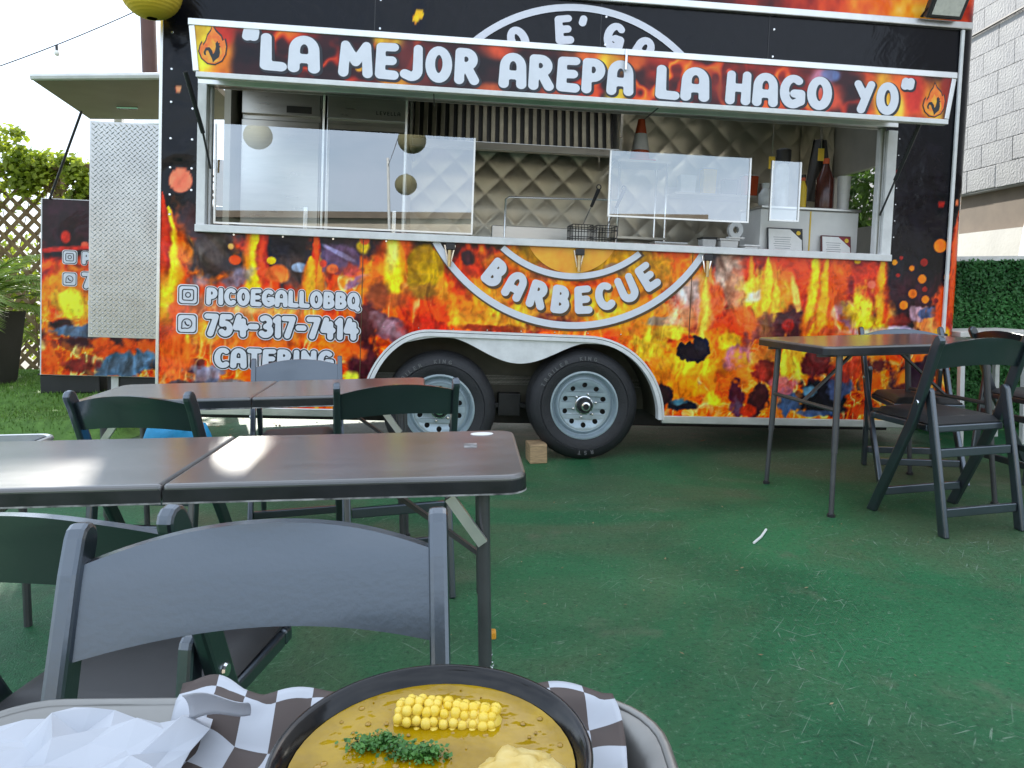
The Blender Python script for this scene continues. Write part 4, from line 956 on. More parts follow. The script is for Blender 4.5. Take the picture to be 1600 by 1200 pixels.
tp = at_t('tape_dispenser', 'pale round tape dispenser standing on the white tub', 'tape dispenser', .965, .22, CT+.083)
MB().lathe([(.022, -.016), (.052, -.016), (.052, .016), (.022, .016)], 24, lambda x, y, z: (x*.9, z, .056+y), close=True).build('roll', 'clear_plastic', tp, smooth=40)
MB().box(-.05, .06, -.018, .018, 0, .012).build('base', 'shelf_white', tp, bevel=.004)
# white cabinet at the right of the hatch with certificates leaning on it
cb = at_t('display_cabinet', 'white counter cabinet at the right of the hatch', 'cabinet', 1.46, .20, CT)
MB().box(-.33, .325, .02, .34, 0, .285).build('body', 'shelf_white', cb, bevel=.004)
MB().box(-.335, .33, .0, .35, .286, .303).build('top', 'appliance_steel', cb, bevel=.003)
MB().box(-.004, .004, .016, .0198, .01, .28).build('divider', 'yellow_tag', cb)
def certificate(x, w, h, label, fm, corner):
    t = at_t('certificate_frame', label, 'certificate', x, .185, CT)
    Mx = Matrix.Rotation(R(-8), 4, 'X'); f = lambda a, b, tt: Mx @ Vector((a, tt, b))
    MB().box(-w/2, w/2, -.008, .004, 0, h, Mx).build('frame', fm, t, bevel=.002)
    MB().box(-w/2+.008, w/2-.008, -.0092, -.0082, .008, h-.008, Mx).build('sheet', 'paper', t)
    MB().add([f(w/2-.008, h-.008, -.0098), f(w/2-.085, h-.008, -.0098), f(w/2-.008, h-.075, -.0098)], [(0, 1, 2)]).build('corner_print', corner, t)
    MB().add([f(w/2-.03+.014*math.cos(a), h-.03+.014*math.sin(a), -.0104) for a in np.linspace(0, 6.28, 16)], [tuple(range(16))]).build('seal', 'yellow_tag', t)
    mb = MB()
    for k in range(6): ww = w*(.5-.04*(k % 3)); mb.box(-ww/2-.02, ww/2-.02, -.0100, -.0095, h*.62-k*.014, h*.62-k*.014+.003, Mx)
    mb.build('print_lines', mat('ink_grey', (.25, .25, .26), .6), t, kind='stuff')
certificate(1.285, .235, .165, 'black framed certificate with dark corner leaning on the white cabinet', 'frame_black', 'soot_dark')
certificate(1.625, .20, .130, 'maroon edged certificate with red corner leaning on the white cabinet', mat('maroon_frame', (.10, .02, .02), .5), mat('maroon_print', (.25, .02, .03), .5))
# bottles and jars on the cabinet
def bottle(name, label, cat, x, y, prof, m, capm=None, capprof=None):
    t = at_t(name, label, cat, x, y, CT+.304)
    MB().lathe(prof, 20).build('body', m, t, smooth=40)
    if capprof: MB().lathe(capprof, 16).build('cap', capm, t, smooth=40)
bottle('glass_jar', 'clear glass jar at the left on the white cabinet', 'jar', 1.19, .30, [(0, 0), (.035, 0), (.045, .02), (.045, .08), (.02, .12), (.028, .15), (0, .15)], 'clear_plastic')
bottle('dark_bottle', 'tall black capped bottle on the white cabinet', 'bottle', 1.345, .40, [(0, 0), (.045, 0), (.045, .27), (.03, .30)], 'clear_plastic', 'frame_black', [(.034, .30), (.048, .31), (.048, .39), (.03, .40), (0, .40)])
bottle('sauce_bottle', 'dark red sauce jug with label on the white cabinet', 'bottle', 1.60, .32, [(0, 0), (.055, 0), (.058, .02), (.058, .20), (.03, .26), (.018, .30)], 'red_sauce', 'cone_orange', [(.02, .30), (.02, .335), (0, .335)])
bottle('cup_stack', 'stack of pale cups beside the sauce jug', 'cups', 1.73, .32, [(0, 0), (.034, 0), (.037, .05), (.035, .052), (.039, .11), (.037, .112), (.041, .17), (.039, .172), (.042, .225), (0, .225)], 'shelf_white')
# price tags hanging from the hatch head
for x, z, lab in ((1.22, 1.90, 'yellow tag hanging on a string above the glass jar'), (1.55, 1.97, 'yellow tag hanging on a string above the sauce jug')):
    t = at_t('hanging_tag', lab, 'tag', x, .30, z)
    MB().box(-.02, .02, -.002, .002, -.05, .03).build('card', 'yellow_tag', t); MB().tube([(0, 0, .03), (0, 0, 2.66-z)], .0015, 5).build('string', 'chrome', t)

# shelf of packets and a ladle rail at the back right
sh = at_t('wall_shelf', 'steel wall shelf at the back right inside the trailer', 'shelf', 1.55, 1.72, 1.86)
MB().box(-.50, .50, 0, .30, 0, .02).build('board', 'stainless', sh, bevel=.003); MB().box(-.50, .50, .29, .31, .021, .10).build('back_lip', 'stainless', sh)
for k, (x, w_, h_, m_, lab) in enumerate(((-.36, .14, .16, 'paper', 'white packet at the left of the wall shelf'), (-.17, .12, .22, 'yellow_tag', 'yellow box on the wall shelf'), (.02, .13, .14, 'soot_dark', 'dark tin on the wall shelf'), (.20, .12, .18, 'cone_orange', 'orange packet on the wall shelf'), (.37, .12, .13, 'shelf_white', 'pale tub at the right of the wall shelf'))):
    box_thing('kitchen_packet', lab, 'packet', 1.55+x, 1.86, 1.8805, w_, .10, h_, m_, 'shelf_white' if k % 2 else None)

for x, y, r_, h_, m_, cm, lab in ((1.265, .42, .026, .17, 'soot_dark', 'shelf_white', 'small dark bottle with a white cap behind the glass jar'), (1.44, .30, .024, .20, 'yellow_tag', 'cone_orange', 'mustard squeeze bottle between the black bottle and the sauce jug'), (1.50, .42, .030, .24, 'red_sauce', 'soot_dark', 'brown bottle standing behind the sauce jug'), (1.665, .44, .034, .15, 'clear_plastic', 'chrome', 'short clear jar with a metal lid behind the cups')):
    bottle('condiment_bottle', lab, 'bottle', x, y-.05 if y > .43 else y, [(0, 0), (r_, 0), (r_, h_*.68), (r_*.5, h_*.85), (r_*.42, h_*.9)], m_, cm, [(r_*.55, h_*.9), (r_*.55, h_), (0, h_)])
cl2 = at_t('hanging_cloth', 'dark apron hanging inside the right end of the trailer', 'apron', 2.10, 1.35, 2.30)
MB().grid(lambda s, q: (-.11+.22*s*(.5+.5*q)+.055*(1-q), .02*math.sin(9*s+3*q), -.50*q), 14, 12).build('cloth', 'soot_dark', cl2, smooth=60); MB().tube([(0, 0, 0), (0, 0, .36)], .004, 6).build('hook', 'chrome', cl2)
# ================================================================== chairs and tables
mat('chair_resin', (.009, .010, .013), .36, 0, var=.25, vscale=5, bump=.04, bscale=120, rvar=.08, spec=1., coat=.8, ior=1.66, coat_rough=.15, tint=(.84, .92, 1.))  # bluish specular tint put in to make sky reflections on the resin bluer
mat('chair_pad', (.020, .020, .021), .48, 0, var=.3, vscale=5, bump=.10, bscale=16, rvar=.1)
mat('table_plastic', (.040, .039, .039), .34, 0, col2=(.085, .081, .078), vscale=3.0, bump=.05, bscale=220, rvar=.10, spec=1., stretch=(1, 5, 1), coat=1., coat_rough=.22)
mat('table_edge', (.018, .018, .022), .34, 0, var=.3, vscale=9, bump=.06, bscale=50, rvar=.12)
mat('leg_steel', (.10, .10, .105), .38, .5, var=.15, vscale=8)
mat('worn_edge', (.42, .41, .40), .6, 0, col2=(.05, .05, .05), vscale=26)
STL = [(-.205, .790), (-.188, .755), (-.130, .600), (-.075, .455), (.165, 0.)]     # side stile, y-z
def stile_y(z):
    p = STL[::-1]
    return float(np.interp(z, [a[1] for a in p], [a[0] for a in p]))
def ribbon_leg(mb, x, pts, w, dpt):
    """flat bar following y-z points, rounded top, level foot"""
    n = len(pts); L = []; Rr = []
    for i, (y, z) in enumerate(pts):
        a = pts[max(i-1, 0)]; b = pts[min(i+1, n-1)]; ty, tz = b[0]-a[0], b[1]-a[1]; q = math.hypot(ty, tz); ny, nz = -tz/q, ty/q
        if z == 0: ny, nz = (-1 if ny < 0 else 1)*1.15, 0
        L.append((y+ny*dpt/2, z+nz*dpt/2)); Rr.append((y-ny*dpt/2, z-nz*dpt/2))
    a = pts[0]; b = pts[1]; ty, tz = a[0]-b[0], a[1]-b[1]; q = math.hypot(ty, tz); ty /= q; tz /= q
    top = [(a[0]+dpt/2*(math.cos(t)*(-tz)*-1*-1+math.sin(t)*ty), a[1]+dpt/2*(math.cos(t)*ty+math.sin(t)*tz)) for t in np.linspace(0, math.pi, 7)]
    # order: from Rr side over the top to the L side
    d0 = math.hypot(top[0][0]-Rr[0][0], top[0][1]-Rr[0][1]); d1 = math.hypot(top[-1][0]-Rr[0][0], top[-1][1]-Rr[0][1])
    if d1 < d0: top = top[::-1]
    poly = Rr[::-1]+top[1:-1]+L
    for k in range(1):
        mb.prism(poly, x-w/2, x+w/2, lambda p, q_, t: (t, p, q_))
    return mb
def make_chair(name, label, group, pad='chair_pad'):
    t = thing(name, label, 'chair', None, group)
    W2 = .212
    for s in (-1, 1):
        ribbon_leg(MB(), s*W2, STL, .024, .044).build('stile', 'chair_resin', t, bevel=.006, seg=2)
        ribbon_leg(MB(), s*(W2-.028), [(-.128, .575), (-.150, .44), (-.185, .22), (-.215, 0)], .024, .036).build('rear_leg', 'chair_resin', t, bevel=.006)
    for s in (-1, 1): MB().lathe([(0, -.004), (.009, -.004), (.011, 0)], 12, lambda x, y, z, s=s: (s*(W2+.0125-z*0)+s*(-z), -.106+x, .53+y)).build('rivet', 'chrome', t)
    mb = MB(); nx, nz = 24, 6; th = .016
    def bk(s, q, side):
        x = (s*2-1)*(W2-.012); k = 1-(s*2-1)**2
        z0 = .670+.016*k; z1 = .768+.030*k; z = z0+(z1-z0)*q
        return (x, stile_y(z)-.020*k+side*th/2, z)
    mb.grid(lambda s, q: bk(s, q, -1), nx, nz); mb.grid(lambda s, q: bk(s, q, 1), nx, nz, flip=True)
    for q in (0, 1): mb.grid(lambda s, e, q=q: bk(s, q, -1 if e < .5 else 1), nx, 1, flip=(q == 0))
    bo = mb.build('backrest', 'chair_resin', t, smooth=50)
    # seat: frame rails plus a padded cushion
    sf = MB(); sf.box(-.172, .172, -.135, -.105, .405, .435); sf.box(-.172, .172, .205, .235, .405, .435); sf.box(-.172, -.146, -.1045, .2045, .405, .435); sf.box(.146, .172, -.1045, .2045, .405, .435)
    sf.build('seat_frame', 'chair_resin', t, bevel=.006)
    def pad_f(s, q):
        x = (s*2-1); y = (q*2-1); e = max(abs(x), abs(y)); z = .458+.012*(1-x**4)*(1-y**4) if e < .999 else .440
        return (x*.166*(1-.04*y), .05+y*.183, z)
    mb = MB(); mb.grid(pad_f, 14, 14); mb.box(-.160, .160, -.13, .228, .4355, .442); mb.build('seat_pad', pad, t, smooth=50)
    for z, y in ((.095, -.201), (.33, -.168)): MB().box(-(W2-.042), W2-.042, y-.010, y+.010, z-.018, z+.018).build('rung', 'chair_resin', t, bevel=.004)
    z = .10; MB().box(-(W2-.013), W2-.013, stile_y(z)-.010, stile_y(z)+.010, z-.018, z+.018).build('rung', 'chair_resin', t, bevel=.004)
    return t
GROUP = 'black folding chairs round the tables'
proto = make_chair('folding_chair', '', GROUP)
used = [False]
def chair(label, capL, capR, zc, away, s=None):
    """capL, capR: the two stile tops as seen left and right; away: the sitter would face away from the camera"""
    L, Rr = Vector(capL), Vector(capR); ax = (Rr-L); rz = math.atan2(ax.y, ax.x)
    if not away: rz += math.pi
    s = zc/.807 if s is None else s; mid = (L+Rr)/2
    off = Matrix.Rotation(rz, 3, 'Z') @ Vector((0, -.20*s, 0))
    o = proto if not used[0] else copy_tree(proto); used[0] = True
    o.matrix_world = at(mid.x-off.x, mid.y-off.y, 0, rz, s); o['label'] = label
    return o
chA = chair('nearest black folding chair, broad pale-lit backrest right behind the soup bowl', (-.505, .820), (-.090, .865), .785, False)
chB = chair('black folding chair cut off at the left edge, its seat beside the nearest chair', (-.845, .985), (-.445, .93), .775, True)
chC = chair('black folding chair with blue bag on its seat behind the near table', (-1.385, 2.22), (-.955, 2.17), .745, True)
chD = chair('black folding chair tucked at the second table, right of the blue bag', (-.60, 2.33), (-.165, 2.44), .745, True)
chI = chair('black folding chair on the far side of the second table under the CATERING lettering', (-1.21, 3.30), (-.79, 3.40), .73, False)
chE = chair('black folding chair between the right hand table and the trailer', (2.00, 4.12), (2.40, 4.05), .80, False, .985)
chF = chair('black folding chair at the right edge with its back to the camera', (1.740, 2.94), (2.165, 3.03), .84, True, 1.03)
chG = chair('black folding chair at the right end of the right hand table, mostly hidden', (2.66, 3.66), (2.60, 4.06), .80, False, .985)
# the blue bag on the seat
mat('blue_cloth', (.01, .26, .50), .6, 0, var=.2, vscale=12, bump=.3, bscale=18)
bb = MB(); 
def bagf(s, q):
    a = 2*math.pi*s; r = .5+.06*math.sin(3*a+1)+.03*math.sin(7*a); z = q
    k = (1-.35*q**2) if q < .97 else .25
    return (.27*r*k*math.cos(a), .20*r*k*math.sin(a), .19*z+.01*math.sin(5*a)*q)
bb.grid(bagf, 36, 10)
bag = bb.build('blue_bag', 'blue_cloth', None, smooth=60); bag.matrix_world = chC.matrix_world @ Matrix.Translation((.0, .05, .472))
tag(bag, 'bright blue cloth bag on the chair behind the near table', 'bag')
def rounded(x0, x1, y0, y1, r, n=6, corners=(1, 1, 1, 1)):
    p = []
    for (cx, cy, a0), on in zip(((x1, y1, 0), (x0, y1, 90), (x0, y0, 180), (x1, y0, 270)), corners):
        sx = -1 if cx == x1 else 1; sy = -1 if cy == y1 else 1
        if not on: p.append((cx, cy)); continue
        p += [(cx+sx*r+r*math.cos(R(a0+90*k/n)), cy+sy*r+r*math.sin(R(a0+90*k/n))) for k in range(n+1)]
    return p
def table(name, label, M, L, Dp, Hh, fold=True, group=None, inset=.09, splay=0.):
    t = thing(name, label, 'table', M, group)
    halves = [(-L/2, -.0015, (0, 1, 1, 0)), (.0015, L/2, (1, 0, 0, 1))] if fold else [(-L/2, L/2, (1, 1, 1, 1))]
    for x0, x1, cs in halves:
        p = rounded(x0, x1, -Dp/2, Dp/2, .045, 6, cs); f = lambda a, b, z: (a, b, z)
        h = MB().prism(p, Hh-.037, Hh, f).build('tabletop', 'table_plastic', t, bevel=.008, seg=3)
        i = .001
        p2 = rounded(x0-(i if cs[1] else -.0004), x1+(i if cs[0] else -.0004), -Dp/2-i, Dp/2+i, .046, 6, cs)
        n = len(p2); v = [(a, b, Hh-.038) for a, b in p2]+[(a, b, Hh-.011) for a, b in p2]
        skip = [k for k in range(n) if abs(p2[k][0]) < .01 and abs(p2[(k+1) % n][0]) < .01]
        MB().add(v, [(k, (k+1) % n, n+(k+1) % n, n+k) for k in range(n) if k not in skip]).build('edge_band', 'table_edge', h, smooth=40)
        p3 = rounded(x0-(.0025 if cs[1] else -.0004), x1+(.0025 if cs[0] else -.0004), -Dp/2-.0025, Dp/2+.0025, .047, 6, cs)
        if fold: MB().add([(a, b, Hh-.0392) for a, b in p3]+[(a, b, Hh-.0355) for a, b in p3], [(k, (k+1) % n, n+(k+1) % n, n+k) for k in range(n) if k not in skip]).build('worn_rim', 'worn_edge', h, smooth=40)
        [MB().box(x0+.02, x1-.02, y_-.01, y_+.01, Hh-.055, Hh-.0375).build('side_rail', 'leg_steel', h) for y_ in (-Dp/2+.10, Dp/2-.10)]
    for sx in (-1, 1):
        x = sx*(L/2-inset)
        for sy in (-1, 1):
            y = sy*(Dp/2-.055); xb = x+sx*splay
            MB().tube([(xb, y*(1+splay*2), .0), (xb, y*(1+splay*2), .012), (xb-(xb-x)*.02, y*(1+splay*2), .014)], [.0175, .0175, .012], 10).build('foot_cap', 'frame_black', t)
            MB().tube([(xb, y*(1+splay*2), .012), (xb-(xb-x)*.45, y*(1+splay), Hh*.45)], .0115, 10).build('leg', 'leg_steel', t, smooth=40)
            MB().tube([(xb-(xb-x)*.38, y*(1+splay*1.2), Hh*.37), (x, y, Hh-.0375)], .0145, 12).build('leg', 'leg_steel', t, smooth=40)
        MB().tube([(x+sx*splay*.4, -(Dp/2-.055), Hh*.62), (x+sx*splay*.4, Dp/2-.055, Hh*.62)], .010, 8).build('crossbar', 'leg_steel', t)
        MB().beam((x+sx*splay*.4, 0, Hh*.62), (x-sx*.26, 0, Hh-.055), .018, .010).build('brace', 'leg_steel', t)
        if fold: MB().beam((x-sx*.002, -(Dp/2-.055)-.024, Hh-.15), (x-sx*.07, -(Dp/2-.055)-.024, Hh-.050), .022, .014, up=(0, 1, 0)).build('lock_link', 'aluminium', t)
    return t
# main table: right end at (.03,1.45)-(-.06,1.92)
TG = 'black folding tables'
t1 = table('folding_table', 'near black folding table with scuffed reflective top, centre left', at(-.715, 1.655, 0, R(3.4)), 1.46, .47, .67, True, TG)
t2 = table('folding_table', 'second black folding table behind the near one, below the phone number', at(-.955, 2.78, 0, R(6.5)), 1.22, .46, .67, True, TG)
t3 = table('folding_table', 'black folding table with slim legs at the right by the trailer', at(1.80, 3.562, 0, R(10)), .95, .62, .772, False, TG, inset=.10, splay=.05)
# main table extras: sticker, handle slot, chain with orange clip
MB().prism([(.645+.03*math.cos(a), .185+.02*math.sin(a)) for a in np.linspace(0, 6.2, 14)], .6702, .6712, lambda a, b, z: (a, b, z)).build('sticker', 'paper', t1)
MB().box(.60, .63, .03, .075, .6700, .6708).build('handle_slot', 'worn_edge', t1)
pts = [(.635, -.02, .50), (.645, -.05, .30), (.66, -.09, .16), (.67, -.12, .05)]
mb = MB()
for k in range(40):
    q = k/39*3; i = min(2, int(q)); a, b = Vector(pts[i]), Vector(pts[i+1]); p = a.lerp(b, q-i)
    mb.tube([p+Vector((.004*math.cos(t_)*(1 if k % 2 else .2), .004*math.cos(t_)*(.2 if k % 2 else 1), .006*math.sin(t_))) for t_ in np.linspace(0, 5.5, 7)], .0013, 4, closed=True)
mb.build('chain', 'chrome', t1, kind='stuff')
MB().box(.642, .668, -.072, -.052, .245, .263).build('chain_clip', mat('orange_clip', (.75, .32, .03), .4), t1, bevel=.003)
# low bench corner at the far left
bn = thing('low_bench', 'low black bench with pale metal rim at the far left edge', 'bench', at(-1.86, 2.10, 0, R(4)))
MB().prism(rounded(-.40, .40, -.16, .16, .04), .57, .600, lambda a, b, z: (a, b, z)).build('seat', 'chair_resin', bn, bevel=.006)
MB().tube([(a, b, .590) for a, b in rounded(-.41, .41, -.17, .17, .05)], .010, 8, closed=True).build('rim', 'aluminium', bn, smooth=40)
for x in (-.33, .33):
    for y in (-.11, .11): MB().tube([(x, y, 0), (x, y, .572)], .012, 8).build('leg', 'leg_steel', bn)
# ================================================================== the meal in the foreground
mat('bowl_black', (.006, .006, .007), .15, 0, var=.2, vscale=30, bump=.03, bscale=60, spec=.4)
mat('tray_metal', (.27, .265, .25), .42, .9, var=.08, vscale=14, bump=.05, bscale=60, rvar=.1)
mat('corn', (.78, .54, .03), .3, 0, col2=(.84, .64, .12), vscale=90, spec=.6)
mat('parsley', (.02, .10, .015), .5, 0, col2=(.08, .22, .03), vscale=80)
mat('yuca', (.60, .40, .08), .45, 0, col2=(.70, .55, .22), vscale=50, bump=.25, bscale=90)
mat('meat', (.55, .26, .13), .45, 0, col2=(.72, .45, .25), vscale=60, bump=.25, bscale=90)
m = mat('broth', (.25, .145, .0003), .06, 0, col2=(.40, .245, .001), vscale=28, bump=.06, bscale=70, spec=.28, detail=6)
def paper_mat():
    m = bpy.data.materials.new('checked_paper'); m.use_nodes = True; MATS['checked_paper'] = m
    n, l = m.node_tree.nodes, m.node_tree.links; b = n['Principled BSDF']; b.inputs['Roughness'].default_value = .65
    at_ = n.new('ShaderNodeAttribute'); at_.attribute_name = 'print'; l.new(at_.outputs['Color'], b.inputs['Base Color'])
paper_mat()
stool = thing('serving_stool', 'small stool carrying the metal tray in the foreground', 'stool', at(-.12, .25, 0))
MB().lathe([(0, .69), (.15, .69), (.155, .695), (.155, .712), (.15, .7178), (0, .7178)], 32).build('seat', 'chair_resin', stool, smooth=40)
for k in range(4): a = R(45+90*k); MB().tube([(.11*math.cos(a), .11*math.sin(a), .69), (.17*math.cos(a), .17*math.sin(a), 0)], .012, 8).build('leg', 'leg_steel', stool)
tx0, tx1, ty0, ty1, tz = -.40, .094, .13, .534, .718
tray = thing('metal_tray', 'brushed metal serving tray under the soup bowl', 'tray', at(0, 0, 0))
mb = MB(); rings = [(.030, 0), (.022, .002), (.008, .016), (.0, .022), (-.007, .023), (-.009, .019)]
P = [[(a, b, tz+h) for a, b in rounded(tx0+i, tx1-i, ty0+i, ty1-i, .055-i*.5, 8)] for i, h in rings]
nn = len(P[0]); v = [q for p in P for q in p]; f = [tuple(range(nn))]
for k in range(len(P)-1): f += [(k*nn+i, k*nn+(i+1) % nn, (k+1)*nn+(i+1) % nn, (k+1)*nn+i) for i in range(nn)]
mb.add(v, [q[::-1] if len(q) > 4 else q for q in f]).build('pan', 'tray_metal', tray, smooth=60)
MB().tube([(a, b, tz+.0215) for a, b in rounded(tx0-.009, tx1+.009, ty0-.009, ty1+.009, .06, 8)], .0042, 8, closed=True).build('rolled_rim', 'tray_metal', tray, smooth=60)
BX, BY, BZ = -.050, .4140, .7855
bowl = thing('soup_bowl', 'round black plastic bowl of yellow soup in the foreground', 'bowl', at(BX, BY, 0))
prof = [(0, -.0590), (.055, -.0590), (.060, -.057), (.066, -.048), (.084, -.012), (.0875, -.006), (.0905, -.004), (.0925, -.0035), (.0945, -.0015), (.0950, .0005), (.0940, .0018), (.0915, .0015), (.0895, -.001), (.0870, -.0035), (.0845, -.010), (.0660, -.046), (.058, -.0545), (0, -.0545)]
MB().lathe([(r, BZ+z) for r, z in prof], 96).build('shell', 'bowl_black', bowl, smooth=60)
sp = thing('soup', 'yellow broth filling the black bowl', 'soup', at(BX, BY, 0))
mb = MB(); ro = random.Random(8)
for k in range(70):
    a = ro.uniform(0, 6.28); q_ = .080*math.sqrt(ro.random()); r_ = ro.uniform(.0006, .0024); cx, cy = q_*math.cos(a), q_*math.sin(a)
    mb.lathe([(0, BZ-.0074), (r_*.7, BZ-.0075), (r_, BZ-.0082)], 10, lambda x, y, z: (x+cx, y+cy, z))
mb.build('oil_drops', mat('oil', (.36, .20, .001), .05, 0, var=.1, spec=.8), sp, smooth=60, kind='stuff')
mb = MB(); Ns = 48
def broth(s, q):
    a = 2*math.pi*s; r = .0846*q; x, y = r*math.cos(a), r*math.sin(a)
    return (x, y, BZ-.0085+.0007*math.sin(60*x+9*y)*math.sin(52*y-7*x)*(1-q**6)+(.0010*max(0, q-.93)/.07))
mb.grid(broth, Ns, 14).build('broth', 'broth', sp, smooth=60)
def blob(mb, c, r, seed, amp=.25, nu=16, nv=10, rot=0):
    def f(s, q):
        a = 2*math.pi*s; b = math.pi*(q-.5); d = Vector((math.cos(a)*math.cos(b), math.sin(a)*math.cos(b), math.sin(b)))
        k = 1+amp*(math.sin(3.1*d.x*2+seed)*math.cos(2.7*d.y*2+seed*1.7)+.6*math.sin(7*d.z+5*d.x+seed)+.3*math.sin(13*d.y+seed*3+9*d.x))
        p = Vector((d.x*r[0]*k, d.y*r[1]*k, d.z*r[2]*k)); p.rotate(Matrix.Rotation(rot, 3, 'Z')); return p+Vector(c)
    return mb.grid(f, nu, nv)
SZ = BZ-.0090
# corn cob piece
cob = thing('corn_cob', 'piece of yellow corn on the cob floating at the back of the soup', 'corn', at(-.045, .4595, SZ-.005, R(-7)))
MB().tube([(-.034, 0, .003), (-.030, 0, .003), (.030, 0, .003), (.035, 0, .002)], [.004, .0105, .0105, .005], 14).build('core', 'corn', cob, smooth=60)
mb = MB()
for i in range(11):
    for k in range(9):
        a = R(-30+30*k+(6 if i % 2 else 0)); x = -.0305+i*.0061+rnd.uniform(-.0009, .0009); rr = (.0122-.0030*(i/10)**2) if i > 0 else .0092
        s_ = rnd.uniform(.82, 1.15); blob(mb, (x, rr*math.cos(a), .003+rr*math.sin(a)), (.0036*s_, .0035*s_, .0036*s_), i+k, .05, 8, 5)
mb.build('kernels', 'corn', cob, smooth=60, kind='stuff')
yu = thing('yuca_chunk', 'large pale yuca chunk at the right of the soup', 'vegetable', at(.0, .4005, SZ))
mb = MB(); blob(mb, (-.002, 0, .001), (.0235, .016, .013), 2.2, .14, 28, 16, .3); blob(mb, (.014, -.003, .0), (.015, .015, .011), 5.1, .16, 20, 12); mb.build('flesh', 'yuca', yu, smooth=60)
pt = thing('potato_chunk', 'small potato and meat chunk at the front of the soup', 'vegetable', at(-.064, .3875, SZ))
mb = MB(); blob(mb, (-.005, 0, .0), (.011, .010, .010), 1.2, .16, 18, 12); blob(mb, (.008, -.004, -.001), (.008, .008, .008), 7, .15, 14, 10); mb.build('potato', 'yuca', pt, smooth=60)
mb = MB(); blob(mb, (.006, .006, .002), (.0065, .006, .0085), 3.3, .2, 16, 10); mb.build('meat', 'meat', pt, smooth=60)
pr = thing('parsley', 'chopped green parsley floating in the middle of the soup', 'herbs', at(-.068, .4220, SZ))
mb = MB(); rp = random.Random(3)
for k in range(1100):
    g = rp.choice([(-.024, .008, .010, .007), (.004, .0, .016, .008), (.014, -.001, .010, .006), (-.012, .011, .009, .006)])
    x = rp.gauss(g[0], g[2]*.55); y = rp.gauss(g[1], g[3]*.55); z = .0016+abs(rp.gauss(0, .0022)); s_ = rp.uniform(.0010, .0021)
    n_ = Vector((rp.gauss(0, .7), rp.gauss(0, .7), 1)).normalized(); t_ = n_.orthogonal().normalized(); t_.rotate(Matrix.Rotation(rp.uniform(0, 6.28), 3, n_)); b_ = n_.cross(t_); c = Vector((x, y, z))
    mb.add([c-t_*s_, c+b_*s_*.7, c+t_*s_, c-b_*s_*.7], [(0, 1, 2, 3)])
mb.build('leaves', 'parsley', pr, kind='stuff')
# checked paper liner, curled up round the bowl, and a crumpled napkin
def sheet(name, label, cat, f, nu, nv, cell, dark=(.075, .055, .048), white=(.47, .49, .53)):
    mb = MB().grid(f, nu, nv); me = bpy.data.meshes.new(name); me.from_pydata(mb.v, [], mb.f); me.update()
    me.polygons.foreach_set('use_smooth', [True]*len(me.polygons))
    c = me.color_attributes.new('print', 'FLOAT_COLOR', 'CORNER'); d = np.ones((len(me.loops), 4), np.float32); k = 0
    for p in me.polygons:
        i, j = p.index % nu, p.index//nu
        on = cell and ((i//cell+j//cell) % 2 == 0)
        for _ in range(p.loop_total): d[k, :3] = dark if on else white; k += 1
    c.data.foreach_set('color', d.ravel()); me.materials.append(MATS['checked_paper'])
    o = link(name, me); sol = o.modifiers.new('thick', 'SOLIDIFY'); sol.thickness = .0006; sol.offset = 1; return tag(o, label, cat)
def liner(s, q):
    x = -.262+.334*s; y = .27+.274*q; e = max(0, .17-s)/.17; e2 = max(0, s-.86)/.14; e3 = max(0, q-.88)/.12
    left = min(1, max(0, (.62-s)/.2))
    z = tz+.0035+.004*e**1.3+.024*e2**1.2+.026*e3**.8*left+.006*e3*(1-e2)*(1-left)+.0030*math.sin(31*s+9*q)*math.sin(17*q+4*s)+.0025*abs(math.sin(19*s-13*q))
    x += .004*math.sin(9*q); y += .007*math.sin(9*s+1)+.006*math.sin(23*s)*q
    dd = min(ty1-y, tx1-x); z = max(z, tz+.004+float(np.interp(-dd, [-.030, -.022, -.008, 0, .02], [0, .002, .016, .024, .026])))
    r = math.hypot(x-BX, y-BY)
    if r < .0955: z = min(z, BZ-.0605) if r < .066 else min(z, BZ-.059+max(0, (r-.066))*1.75-.004)
    return (x, y, max(z, tz+.0012))
sheet('paper_liner', 'dark and white checked paper liner curling round the soup bowl', 'paper', liner, 90, 72, 7)
def crumple(x0, x1, y0, y1, z0, amp, nu, nv, seed, skew=0.):
    r_ = random.Random(seed); H_ = [[r_.uniform(0, 1) for _ in range(nu+1)] for _ in range(nv+1)]; J_ = [[(r_.uniform(-.35, .35), r_.uniform(-.35, .35)) for _ in range(nu+1)] for _ in range(nv+1)]
    def f(s, q):
        i, j = int(round(s*nu)), int(round(q*nv)); jx, jy = J_[j][i]
        return (x0+(x1-x0)*(s+jx/nu)+skew*q, y0+(y1-y0)*(q+jy/nv), z0+amp*H_[j][i])
    return f
def facet(o):
    for p in o.data.polygons: p.use_smooth = False
    return o
facet(sheet('napkin', 'crumpled white napkin at the left of the tray', 'napkin', crumple(-.42, -.222, .33, .520, tz+.018, .018, 11, 10, 4, .0), 11, 10, 0))
def flapf(s, q):
    return (-.236+.040*s+.004*q, .506+.012*s-.018*q*q, tz+.030+.030*q-.010*s*q+.003*math.sin(5*s))
sheet('paper_flap', 'folded white paper corner standing up beside the bowl', 'paper', flapf, 10, 8, 0)
